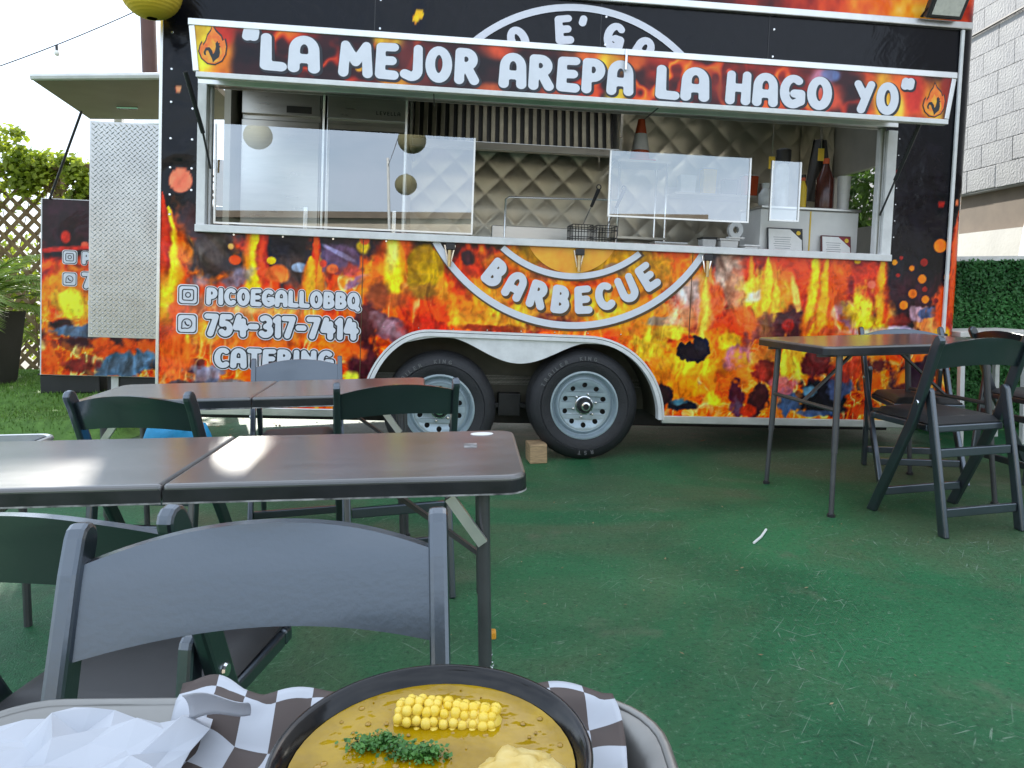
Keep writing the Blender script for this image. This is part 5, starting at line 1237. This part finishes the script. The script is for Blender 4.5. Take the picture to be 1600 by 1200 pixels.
# ================================================================== ground
def court_mat():
    m = bpy.data.materials.new('painted_court'); m.use_nodes = True; MATS['painted_court'] = m
    n, l = m.node_tree.nodes, m.node_tree.links; b = n['Principled BSDF']
    tc = n.new('ShaderNodeTexCoord')
    def noise(sc, det=3, st=None, rot=0, rough=.6, dist=0):
        mp = n.new('ShaderNodeMapping'); l.new(tc.outputs['Object'], mp.inputs['Vector'])
        if st: mp.vector_type = 'TEXTURE'; mp.inputs['Scale'].default_value = tuple(1/v for v in st)
        mp.inputs['Rotation'].default_value = (0, 0, rot)
        z = n.new('ShaderNodeTexNoise'); z.inputs['Scale'].default_value = sc; z.inputs['Detail'].default_value = det; z.inputs['Roughness'].default_value = rough; z.inputs['Distortion'].default_value = dist
        l.new(mp.outputs['Vector'], z.inputs['Vector']); return z.outputs['Fac']
    def rmp(fac, a, b_, ca=(0, 0, 0), cb=(1, 1, 1)):
        r = n.new('ShaderNodeValToRGB'); r.color_ramp.elements[0].position = a; r.color_ramp.elements[1].position = b_
        r.color_ramp.elements[0].color = (*ca, 1); r.color_ramp.elements[1].color = (*cb, 1); l.new(fac, r.inputs['Fac']); return r.outputs['Color']
    def mix(f, a, b_):
        x = n.new('ShaderNodeMix'); x.data_type = 'RGBA'
        for k, v in ((0, f), (6, a), (7, b_)):
            if isinstance(v, (tuple, float)): x.inputs[k].default_value = v if k == 0 else (*v, 1)
            else: l.new(v, x.inputs[k])
        return x.outputs[2]
    base = rmp(noise(1.1, 4, dist=.6), .34, .66, (.009, .086, .031), (.025, .165, .060))
    worn = mix(rmp(noise(.75, 4, dist=1.), .45, .66), base, (.082, .112, .055))
    worn = mix(rmp(noise(2.6, 4), .60, .80), worn, (.13, .14, .09))
    c = mix(rmp(noise(48, 4, rough=.75), .58, .70), worn, (.12, .21, .13))
    patch = rmp(noise(1.7, 3), .40, .62)
    for st, rot in (((6, 130, 1), .95), ((7, 150, 1), -.75), ((9, 120, 1), .30), ((8, 150, 1), 1.45)):
        h = n.new('ShaderNodeMath'); h.operation = 'MULTIPLY'; l.new(rmp(noise(1., 2, st, rot, .5, .5), .675, .73), h.inputs[0]); l.new(patch, h.inputs[1]); c = mix(h.outputs['Value'], c, (.19, .27, .19))
    dk = rmp(noise(62, 4, rough=.75), .34, .50, (.50, .54, .56), (1, 1, 1)); mu = n.new('ShaderNodeMix'); mu.data_type = 'RGBA'; mu.blend_type = 'MULTIPLY'; mu.inputs[0].default_value = 1; l.new(c, mu.inputs[6]); l.new(dk, mu.inputs[7])
    l.new(mu.outputs[2], b.inputs['Base Color'])
    rr = n.new('ShaderNodeMapRange'); rr.inputs['To Min'].default_value = .45; rr.inputs['To Max'].default_value = .75; b.inputs['Specular IOR Level'].default_value = .35; l.new(noise(3, 4), rr.inputs['Value']); l.new(rr.outputs['Result'], b.inputs['Roughness'])
    ad = n.new('ShaderNodeMath'); ad.operation = 'MULTIPLY_ADD'; ad.inputs[1].default_value = .5; l.new(noise(60, 2), ad.inputs[0]); l.new(noise(170, 2), ad.inputs[2])
    bp = n.new('ShaderNodeBump'); bp.inputs['Strength'].default_value = .45; bp.inputs['Distance'].default_value = .008; l.new(ad.outputs['Value'], bp.inputs['Height']); l.new(bp.outputs['Normal'], b.inputs['Normal'])
court_mat()
mat('far_ground', (.20, .18, .14), .85, 0, col2=(.30, .27, .21), vscale=.8, bump=.3, bscale=9)
struct(MB().add([(-200, -200, -.004), (200, -200, -.004), (200, 200, -.004), (-200, 200, -.004)], [(0, 1, 2, 3)]).build('ground', 'far_ground'))
struct(MB().add([(-8, -7, 0), (4.25, -7, 0), (4.25, 7.9, 0), (-8, 7.9, 0)], [(0, 1, 2, 3)]).build('painted_court', 'painted_court'))
# turf bank at the left back, in two soft steps
mat('turf', (.06, .14, .018), .8, 0, col2=(.11, .23, .035), vscale=14, bump=.5, bscale=90)
mat('grass_blade', (.08, .19, .02), .6, 0, col2=(.17, .32, .045), vscale=6)
def bank_h(x, y):
    e = min(1, max(0, (-2.72-x)/.22)); e = e*e*(3-2*e)
    a = min(1, max(0, (y-5.05)/.16)); b = min(1, max(0, (y-5.62)/.2)); sm = lambda t: t*t*(3-2*t)
    return e*(.12*sm(a)+.07*sm(b))+.004*math.sin(5*x)*math.sin(7*y)*e*sm(a)
bank = MB().grid(lambda s, q: (-7.9+5.2*s, 5.0+2.85*q, .003+bank_h(-7.9+5.2*s, 5.0+2.85*q)), 70, 50).build('turf_bank', 'turf', smooth=60); struct(bank)
mb = MB(); rg = random.Random(5)
for k in range(16000):
    x = rg.uniform(-5.6, -2.7); y = rg.uniform(5.02, 7.8); h = bank_h(x, y)
    if h < .02: continue
    a = rg.uniform(0, 6.28); l_ = rg.uniform(.015, .04); dx, dy = .004*math.cos(a), .004*math.sin(a); lx, ly = rg.gauss(0, .012), rg.gauss(0, .012)
    mb.add([(x-dx, y-dy, h), (x+dx, y+dy, h), (x+lx, y+ly, h+l_)], [(0, 1, 2)])
o = mb.build('grass', 'grass_blade', kind='stuff'); o['label'] = 'short green artificial grass on the bank at the left'; o['category'] = 'grass'
# ================================================================== left background
mat('lattice_wood', (.12, .075, .026), .7, 0, col2=(.19, .125, .05), vscale=7, bump=.15, bscale=50)
fence = thing('lattice_fence', 'brown wooden lattice fence with vines at the left', 'fence', at(0, 7.85, 0))
fx0, fx1, fz0, fz1, pit = -6.6, -3.2, .12, 2.34, .165
bmap = {}
for sgn in (1, -1):
    c = fx0-fz1
    while c < fx1+fz1:
        pts = []
        # x = c + sgn*z
        z0 = max(fz0, min((fx0-c)*sgn, (fx1-c)*sgn)); z1 = min(fz1, max((fx0-c)*sgn, (fx1-c)*sgn))
        if z1-z0 > .12: MB().beam((c+sgn*z0, .006*sgn, z0), (c+sgn*z1, .006*sgn, z1), .0105, .042, up=(-sgn*.7, 0, .7)).build('slat', 'lattice_wood', fence)
        c += pit
MB().box(fx0, fx1, -.03, .03, fz1, fz1+.06).build('rail', 'lattice_wood', fence, bevel=.005); MB().box(fx0, fx1, -.03, .03, fz0-.09, fz0-.002).build('rail', 'lattice_wood', fence, bevel=.005)
for x in (fx0-.05, -4.9, fx1+.05): MB().box(x-.045, x+.045, .02, .11, 0, fz1+.1).build('post', 'lattice_wood', fence, bevel=.005)
def leaf_mat(name, c1, c2, tr=.45):
    m = mat(name, c1, .5, 0, col2=c2, vscale=3.5, coords='Object'); n, l = m.node_tree.nodes, m.node_tree.links
    t = n.new('ShaderNodeBsdfTranslucent'); mx = n.new('ShaderNodeMixShader'); mx.inputs['Fac'].default_value = tr; b = n['Principled BSDF']
    src = b.inputs['Base Color'].links[0].from_socket; l.new(src, t.inputs['Color']); l.new(b.outputs['BSDF'], mx.inputs[1]); l.new(t.outputs['BSDF'], mx.inputs[2]); l.new(mx.outputs['Shader'], n['Material Output'].inputs['Surface'])
    return m
leaf_mat('vine_leaf', (.15, .22, .015), (.38, .45, .04), .6); leaf_mat('palm_leaf', (.14, .23, .03), (.30, .40, .09)); leaf_mat('tree_leaf', (.03, .08, .012), (.10, .18, .03)); leaf_mat('hedge_leaf', (.02, .11, .025), (.08, .28, .075), .2)
def leaf(mb, c, s_, rg, up=None, asp=.55):
    n_ = (Vector((rg.gauss(0, 1), rg.gauss(0, 1), rg.gauss(0, 1))) if up is None else Vector(up)+Vector((rg.gauss(0, .6), rg.gauss(0, .6), rg.gauss(0, .6)))).normalized()
    t_ = n_.orthogonal().normalized(); t_.rotate(Matrix.Rotation(rg.uniform(0, 6.28), 3, n_)); b_ = n_.cross(t_); c = Vector(c)
    mb.add([c-t_*s_, c-t_*s_*.2+b_*s_*asp+n_*s_*.12, c+t_*s_, c-t_*s_*.2-b_*s_*asp+n_*s_*.12], [(0, 1, 2, 3)])
vine = thing('climbing_vine', 'bright green vine growing over the top of the lattice fence', 'vine', at(0, 7.85, 0))
mb = MB(); rg = random.Random(11); cl = [(rg.uniform(-6.5, -3.6), rg.uniform(2.02, 2.44), rg.uniform(.09, .20)) for _ in range(26)]+[(rg.uniform(-6.4, -4.3), rg.uniform(1.3, 1.9), .06) for _ in range(9)]+[(-5.45, 2.62, .12), (-5.25, 2.50, .10), (-5.0, 2.46, .10), (-4.75, 2.42, .09), (-5.62, 2.78, .10), (-5.3, 2.75, .06)]
for x, z, r in cl:
    for k in range(int(260*r/.2)): leaf(mb, (x+rg.gauss(0, r*.6), rg.gauss(-.04, .08), z+rg.gauss(0, r*.55)), rg.uniform(.022, .045), rg, (0, -.5, .6), .75)
mb.build('crown', 'vine_leaf', vine)
mb = MB()
for k in range(16):
    x = rg.uniform(-6.3, -3.8); mb.tube([(x, -.03, 0), (x+rg.gauss(0, .1), -.04, .8), (x+rg.gauss(0, .2), -.03, 1.5), (x+rg.gauss(0, .3), -.03, 2.3)], [.009, .008, .006, .003], 6)
mb.tube([(-5.5, 0, 2.3), (-5.48, 0, 2.6), (-5.6, 0, 2.86)], [.006, .005, .002], 5); mb.build('stems', 'lattice_wood', vine)
# shrubs beyond the lattice
for k, (x, y, z, r, lab) in enumerate(((-6.3, 9.0, 1.0, .75, 'leafy shrub beyond the lattice at the far left'), (-5.2, 9.2, .9, .7, 'leafy shrub beyond the lattice behind the palm'), (-4.2, 9.0, .85, .7, 'leafy shrub beyond the lattice beside the brown column'))):
    t = thing('shrub', lab, 'shrub', at(x, y, 0), 'shrubs beyond the lattice'); mb = MB()
    for c_ in range(26):
        c = Vector((rg.gauss(0, r*.5), rg.gauss(0, r*.35), z+rg.gauss(0, .42)))
        for _ in range(70): leaf(mb, c+Vector((rg.gauss(0, .13), rg.gauss(0, .13), rg.gauss(0, .13))), rg.uniform(.03, .06), rg, None, .6)
    mb.build('crown', 'vine_leaf', t); mb = MB()
    for q_ in range(5): mb.tube([(rg.gauss(0, .05), rg.gauss(0, .05), 0), (rg.gauss(0, .2), rg.gauss(0, .15), z*.7), (rg.gauss(0, .35), rg.gauss(0, .2), z+.3)], [.02, .014, .006], 6)
    mb.build('stems', 'lattice_wood', t)
# palm in a tall black planter
mat('planter_black', (.015, .015, .016), .5, 0, var=.2, vscale=6, bump=.05)
pl = thing('tall_planter', 'tall black planter at the left edge holding the palm', 'planter', at(-4.93, 6.55, .18))
MB().add([(-.25, -.25, 0), (.25, -.25, 0), (.25, .25, 0), (-.25, .25, 0), (-.32, -.32, .68), (.32, -.32, .68), (.32, .32, .68), (-.32, .32, .68)], [(3, 2, 1, 0), (0, 1, 5, 4), (1, 2, 6, 5), (2, 3, 7, 6), (3, 0, 4, 7)]).build('pot', 'planter_black', pl, bevel=.01)
MB().box(-.29, .29, -.29, .29, .60, .63).build('soil', 'far_ground', pl)
pm = thing('palm_plant', 'feathery light green palm growing from the tall black planter', 'palm', at(-4.86, 6.48, .80))
rg = random.Random(21); fr_ = MB(); stm = MB()
for k in range(38):
    a = 2*math.pi*k/38*5+rg.uniform(-.2, .2); L = rg.uniform(.75, 1.25); el = R(rg.uniform(20, 68)); p = Vector((0, 0, 0)); d = Vector((math.cos(a)*math.cos(el), math.sin(a)*math.cos(el), math.sin(el))); pts = [p.copy()]
    for s_ in range(12):
        p = p+d*L/12; d = (d+Vector((0, 0, -.13))).normalized(); pts.append(p.copy())
        if s_ > 2:
            side = d.cross(Vector((0, 0, 1))).normalized()
            for sg in (-1, 1):
                for j in (0, .33, .66):
                    q = p-d*L/12*j; tip = q+(side*sg*.75+d*.75+Vector((0, 0, -.18+rg.uniform(-.1, .1)))).normalized()*.27*(1-abs(s_-6)/13); w_ = d*.016; fr_.add([q-w_, q+w_, tip], [(0, 1, 2)])
    stm.tube(pts, [.008*(1-i/14) for i in range(13)], 5)
fr_.build('fronds', 'palm_leaf', pm); stm.build('stems', 'palm_leaf', pm)
# two low black planters under the stall panel
for x, w_, lab in ((-3.70, .50, 'low black planter box under the stall panel, left one'), (-3.08, .62, 'low black planter box under the stall panel, right one')):
    t = thing('low_planter', lab, 'planter', at(x, 6.15, .192)); MB().box(-w_/2, w_/2, -.14, .14, 0, .155).build('box', 'planter_black', t, bevel=.01); MB().box(-w_/2-.01, w_/2+.01, -.15, .15, .1555, .17).build('rim', 'planter_black', t, bevel=.004)
# stall with a flame-printed front panel and a raised flap
stall = thing('food_stall', 'flame printed stall front with a raised beige flap, behind the diamond plate', 'stall', TM)
su0, su1, sw0, sw1, sy = -4.112, -2.52, .171, 1.602, 2.0
us = np.arange(su0, su1, .011); ws = np.arange(sw0, sw1+.005, .011); Ug, Wg = np.meshgrid(us, ws)
SA = [('b', -3.9, 1.45, .9, .30, 0, (40, 16, 24), 1, .3, .3), ('c', -3.93, 1.30, .035, .05, 0, (170, 40, 30), 1, .3, .1), ('c', -3.78, 1.24, .03, .03, 0, (220, 80, 60), 1, .3, .1), ('b', -3.95, 1.20, .22, .02, .1, (190, 40, 30), .9, .5, .5),
 ('b', -3.75, .82, .5, .22, 0, (244, 130, 30), .9, .5, .6), ('b', -3.9, .74, .14, .12, 0, (250, 200, 50), .9, .5, .6), ('b', -3.6, .70, .2, .08, 0, (250, 190, 50), .8, .5, .6), ('b', -3.95, .58, .10, .06, 0, (50, 20, 24), 1, .3, .4),
 ('b', -3.5, .47, .6, .10, 0, (58, 24, 30), 1, .3, .4), ('b', -3.82, .53, .24, .06, 0, (70, 104, 132), .95, .3, .5), ('b', -3.3, .40, .5, .10, 0, (232, 84, 26), .95, .5, .7), ('b', -3.45, .27, .24, .10, .25, (74, 122, 152), 1, .25, .5), ('b', -3.0, .27, .25, .06, 0, (60, 66, 80), .9, .3, .5), ('b', -4.05, .3, .06, .2, 0, (236, 90, 30), 1, .5, .5), ('b', -3.8, .25, .12, .05, 0, (120, 40, 36), .9, .4, .5), ('b', -2.9, .8, .3, .5, 0, (240, 110, 30), .9, .5, .6)]
rgb = srgb2lin(paint(Ug, Wg, SA, 1.16)); nu, nw = len(us), len(ws); idx = np.arange(nu*nw).reshape(nw, nu)
me = bpy.data.meshes.new('panel_print'); me.from_pydata(np.stack([Ug, np.full(Ug.shape, sy-.002), Wg], -1).reshape(-1, 3).tolist(), [], np.stack([idx[:-1, :-1], idx[:-1, 1:], idx[1:, 1:], idx[1:, :-1]], -1).reshape(-1, 4).tolist()); me.update(); vcol(me, rgb.reshape(-1, 3)); me.materials.append(MATS['vinyl_fascia']); link('panel_print', me, stall)
MB().box(su0-.012, su1, sy, sy+.05, sw0-.004, sw1+.004).build('panel', 'white_trim', stall, bevel=.003)
icon(-3.895, 1.137, 0, stall, .052, sy-.006); icon(-3.895, .958, 1, stall, .052, sy-.006)
line_text(stall, 'PICOEGALLOBBQ', -3.80, -2.90, 1.082, .105, sy-.006, L3, tr=.01); line_text(stall, '754-317-7414', -3.80, -2.90, .885, .135, sy-.006, L3); line_text(stall, 'CATERING', -3.74, -3.03, .715, .118, sy-.006, L3, tr=.02)
mat('flap_beige', (.34, .30, .24), .6, 0, var=.08, vscale=3)
for u in (-3.56, -2.62): MB().box(u-.03, u+.03, sy+.052, sy+.11, -.02, 2.36).build('post', 'white_trim', stall, bevel=.004)
fl_ = MB(); q = [(-3.76, 2.02, 2.262), (-2.50, 2.02, 2.330), (-2.50, .90, 2.345), (-3.60, .90, 2.268)]
fl_.add([(a, b, c) for a, b, c in q]+[(a, b, c+.045) for a, b, c in q], [(0, 1, 2, 3), (7, 6, 5, 4), (0, 4, 5, 1), (1, 5, 6, 2), (2, 6, 7, 3), (3, 7, 4, 0)])
flp = fl_.build('raised_flap', 'flap_beige', stall); MB().tube([(-3.61, .893, 2.292), (-2.5, .893, 2.37)], .024, 8).build('flap_edge', 'white_trim', flp); MB().tube([(-3.35, 1.55, 2.268), (-3.2, 1.55, 2.272)], .012, 8).build('flap_latch', 'chrome', flp)
MB().tube([(-3.70, 1.75, 2.262), (-4.05, 1.99, 1.60)], .010, 8).build('gas_strut', 'frame_black', stall)
# brown steel column
cl_ = thing('steel_column', 'dark brown steel column rising behind the trailer at the left', 'column', at(-3.64, 7.45, 0, 0)); mat('brown_paint', (.085, .032, .022), .5, 0, var=.15, vscale=4)
MB().tube([(0, 0, .18), (0, 0, 4.6)], .072, 24).build('shaft', 'brown_paint', cl_, smooth=40); MB().box(-.16, .16, -.16, .16, .15, .205).build('base_plate', 'brown_paint', cl_)
MB().box(-.13, .13, -.11, .11, 2.70, 2.84).build('clamp', 'aluminium', cl_, bevel=.01)
# string lights
mat('bulb_glass', (.75, .75, .70), .1, 0, var=.05)
def catenary(a, b, sag, n=24):
    a, b = Vector(a), Vector(b); return [a.lerp(b, i/n)+Vector((0, 0, -sag*4*(i/n)*(1-i/n))) for i in range(n+1)]
pole = thing('light_pole', 'wooden pole at the far left holding the string light wire', 'pole', at(-8.6, 7.4, 0)); MB().tube([(0, 0, 0), (0, 0, 3.4)], .05, 12).build('shaft', 'lattice_wood', pole)
ws_ = thing('string_lights', 'thin string light wire with small bulbs crossing the sky at the left', 'string lights', at(0, 0, 0)); W_ = catenary((-3.64, 7.37, 3.86), (-8.6, 7.4, 2.6), .22)
MB().tube(W_, .006, 6).build('wire', 'frame_black', ws_)
for k in (4.3, 9.5, 14.5, 19.5):
    i = int(k); p = W_[i].lerp(W_[i+1], k-i)
    s_ = MB().tube([p, p+Vector((0, 0, -.055))], .013, 8).build('socket', 'frame_black', ws_); MB().lathe([(0, -.11), (.018, -.105), (.026, -.085), (.020, -.062), (.012, -.055)], 12, lambda x, y, z, p=p: (p.x+x, p.y+y, p.z+z)).build('bulb', 'bulb_glass', s_, smooth=60)
# paper lanterns on two overhead wires
mat('lantern_dull', (.20, .18, .09), .8, 0, var=.15); mat('lantern_yellow', (.62, .42, .02), .7, 0, col2=(.70, .52, .05), vscale=6)  # lantern_dull: toned-down lantern colour, mutes the reflections in the hatch glass
for x0, x1, lab in ((-1.90, -4.6, 'overhead wire carrying the lantern at the trailer corner'), (-.30, -.45, 'overhead wire carrying lanterns above the tables')):
    z = 3.0-.048*(x0-.41); t = thing('overhead_wire', lab, 'wire', at(0, 0, 0)); MB().tube(catenary((x0, 4.45, z+.06), (x1, -5.6, 3.35), .10), .005, 6).build('wire', 'frame_black', t)
    p_ = thing('wire_pole', 'wooden pole behind the camera, at X %s wire' % ('corner' if x0 < -1 else 'table'), 'pole', at(x1, -5.62, 0)); p_['label'] = 'wooden pole behind the camera holding the '+('corner lantern wire' if x0 < -1 else 'table lantern wire'); MB().tube([(0, 0, 0), (0, 0, 3.5)], .028, 12).build('shaft', 'white_trim', p_)
def lantern(c, r, label, zt, m='lantern_yellow'):
    t = thing('paper_lantern', label, 'lantern', at(*c), 'paper lanterns')
    prof = [(r*math.cos(b)*(1+.012*math.cos(b*44)), r*.94*math.sin(b)) for b in np.linspace(R(-80), R(80), 70)]
    MB().lathe(prof, 40).build('shade', m, t, smooth=50); MB().lathe([(r*.18, r*.925), (r*.18, r*.97), (0, r*.97)], 16).build('cap', 'frame_black', t); MB().tube([(0, 0, r*.96), (0, 0, zt-c[2])], .002, 5).build('cord', 'frame_black', t)
lantern((-1.885, 3.9, 2.625), .152, 'round yellow paper lantern cut by the top edge at the trailer corner', 3.14)
lantern((-1.965, .357, 2.668), .15, 'yellow paper lantern overhead, reflected in the left of the hatch glass', 3.06, 'lantern_dull')
lantern((-.36, .704, 2.60), .15, 'yellow paper lantern overhead, reflected at the top of the hatch glass', 3.05, 'lantern_dull')
lantern((-.39, -.16, 2.25), .13, 'lower paper lantern overhead, reflected in the middle of the hatch glass', 3.08, 'lantern_dull')
# ================================================================== right background
mat('block_paint', (.27, .27, .28), .8, 0, col2=(.34, .34, .34), vscale=3, bump=.8, bscale=45); mat('mortar', (.29, .29, .30), .8, 0, var=.1, bump=.3, bscale=40); mat('brown_band', (.16, .12, .085), .7, 0, var=.12, vscale=5); mat('plaster_white', (.66, .64, .60), .7, 0, var=.06, vscale=4, bump=.15, bscale=30)
bd = thing('block_building', 'pale grey painted block building at the right edge', 'building', at(0, 0, 0)); BXw = 4.27
MB().box(BXw+.006, BXw+4, 2.0, 14, 1.86, 6.2).build('wall', 'mortar', bd); MB().box(BXw+.09, BXw+4, 2.0, 14, 1.50, 1.858).build('recessed_band', 'brown_band', bd); MB().box(BXw, BXw+4, 2.0, 14, 0, 1.498).build('lower_wall', 'plaster_white', bd)
rb = random.Random(9); shared = {}
for j in range(14):
    z = 1.87+j*.203; y = 5.2+(.2 if j % 2 else 0)
    while y < 7.6:
        key = rb.randrange(4)
        if key not in shared:
            b_ = MB().box(0, .02+.003*key, .002, .401, .002, .2005).build('block', 'block_paint', bd, bevel=.009); shared[key] = b_.data; b_.location = (BXw-.006, y, z)
        else:
            b_ = bpy.data.objects.new('block', shared[key]); COL.objects.link(b_); b_.parent = bd; b_.location = (BXw-.006+rb.uniform(-.001, .001), y, z)
        y += .405
MB().tube(catenary((BXw-.03, 5.0, 3.32), (BXw-.03, 9.0, 3.30), .02), .012, 6).build('wall_cable', 'frame_black', bd)
hg = thing('hedge_panel', 'dark green artificial hedge panel right of the trailer', 'hedge', at(0, 0, 0)); MB().box(2.86, 4.2, 5.10, 5.16, 0, 1.19).build('backing', 'dark_steel', hg); MB().box(2.85, 4.21, 5.06, 5.18, 1.191, 1.225).build('top_strip', 'white_trim', hg)
mb = MB(); rg = random.Random(31)
for k in range(22000): leaf(mb, (rg.uniform(2.86, 4.2), 5.075+rg.uniform(-.045, .02), rg.uniform(.0, 1.2)), rg.uniform(.009, .019), rg, (0, -1, .35), .6)
mb.build('foliage', 'hedge_leaf', hg)
st_ = thing('white_side_table', 'small white table top showing behind the right chairs', 'table', at(3.06, 4.72, 0, R(6))); MB().box(-.26, .26, -.16, .16, .70, .735).build('top', 'plaster_white', st_, bevel=.005)
for x in (-.22, .22):
    for y in (-.12, .12): MB().box(x-.015, x+.015, y-.015, y+.015, 0, .6995).build('leg', 'white_trim', st_)
lp = thing('leaning_sheet', 'pale grey metal sheet leaning on the wall at the right edge', 'sheet', at(3.98, 5.6, 0)); MB().box(-.02, .02, -.35, .35, 0, 1.75, Matrix.Rotation(R(9), 4, 'Y')).build('sheet', 'aluminium', lp)
tr_ = thing('small_tree', 'green leafy tree seen through the trailer end window', 'tree', at(3.12, 6.75, 0)); MB().tube([(0, 0, 0), (.04, .02, .9), (-.02, 0, 1.7), (.05, 0, 2.3)], [.06, .05, .035, .015], 10).build('trunk', 'lattice_wood', tr_, smooth=60)
mb = MB()
for k in range(30):
    c = Vector((rg.gauss(0, .16), rg.gauss(0, .30), 1.80+rg.gauss(0, .25))); 
    for _ in range(90): leaf(mb, c+Vector((rg.gauss(0, .12), rg.gauss(0, .12), rg.gauss(0, .10))), rg.uniform(.03, .055), rg, None, .5)
mb.build('crown', 'tree_leaf', tr_)
# building across the yard, seen in the hatch glass
fb = thing('yard_building', 'low beige building behind the camera, seen in the hatch glass', 'building', at(0, 0, 0)); mat('beige_wall', (.48, .42, .34), .8, 0, var=.1, vscale=1.5); mat('dark_glass', (.03, .035, .04), .1)
MB().box(-9, 7, -12, -8, 0, 2.55).build('wall', 'beige_wall', fb); MB().box(-9.2, 7.2, -12, -7.8, 2.56, 2.70).build('roof', 'brown_band', fb)
for x in (-6.5, -3.6, -.2, 3.2): MB().box(x, x+1.2, -7.99, -7.96, .9, 2.0).build('window', 'dark_glass', fb)
# ================================================================== small things on the ground
ck = thing('wheel_chock', 'rough wooden block wedged by the trailer wheel', 'chock', at(.135, 4.30, 0, R(10))); MB().box(-.05, .055, -.07, .07, 0, .115).build('block', 'wood', ck, bevel=.006)
sk = MB().tube([(-.09, -.012, .006), (.0, .0, .006), (.09, .022, .008)], .005, 6).build('plastic_straw', 'paper'); sk.location = (1.025, 2.95, 0); sk.rotation_euler = (0, 0, R(45)); tag(sk, 'small white straw scrap lying on the green floor', 'litter')
mb = MB(); rg = random.Random(41); mat('dry_leaf', (.16, .11, .05), .8, 0, col2=(.34, .27, .15), vscale=30)
for k in range(420):
    if rg.random() < .40: x, y = rg.uniform(-2.6, -.6), rg.uniform(4.6, 6.6)
    else: x, y = rg.uniform(-1.6, 3.4), rg.uniform(1.2, 4.9)
    c = Vector((x, y, .006+rg.uniform(0, .004))); a = rg.uniform(0, 6.28); s_ = rg.uniform(.003, .009) if y < 4.5 else rg.uniform(.008, .03)
    t_ = Vector((math.cos(a), math.sin(a), .15)); b_ = Vector((-math.sin(a), math.cos(a), .1)); mb.add([c-t_*s_, c+b_*s_*.4, c+t_*s_, c-b_*s_*.4], [(0, 1, 2, 3)])
o = mb.build('leaf_litter', 'dry_leaf', kind='stuff'); o['label'] = 'scattered dry leaf scraps and crumbs on the green floor'; o['category'] = 'litter'
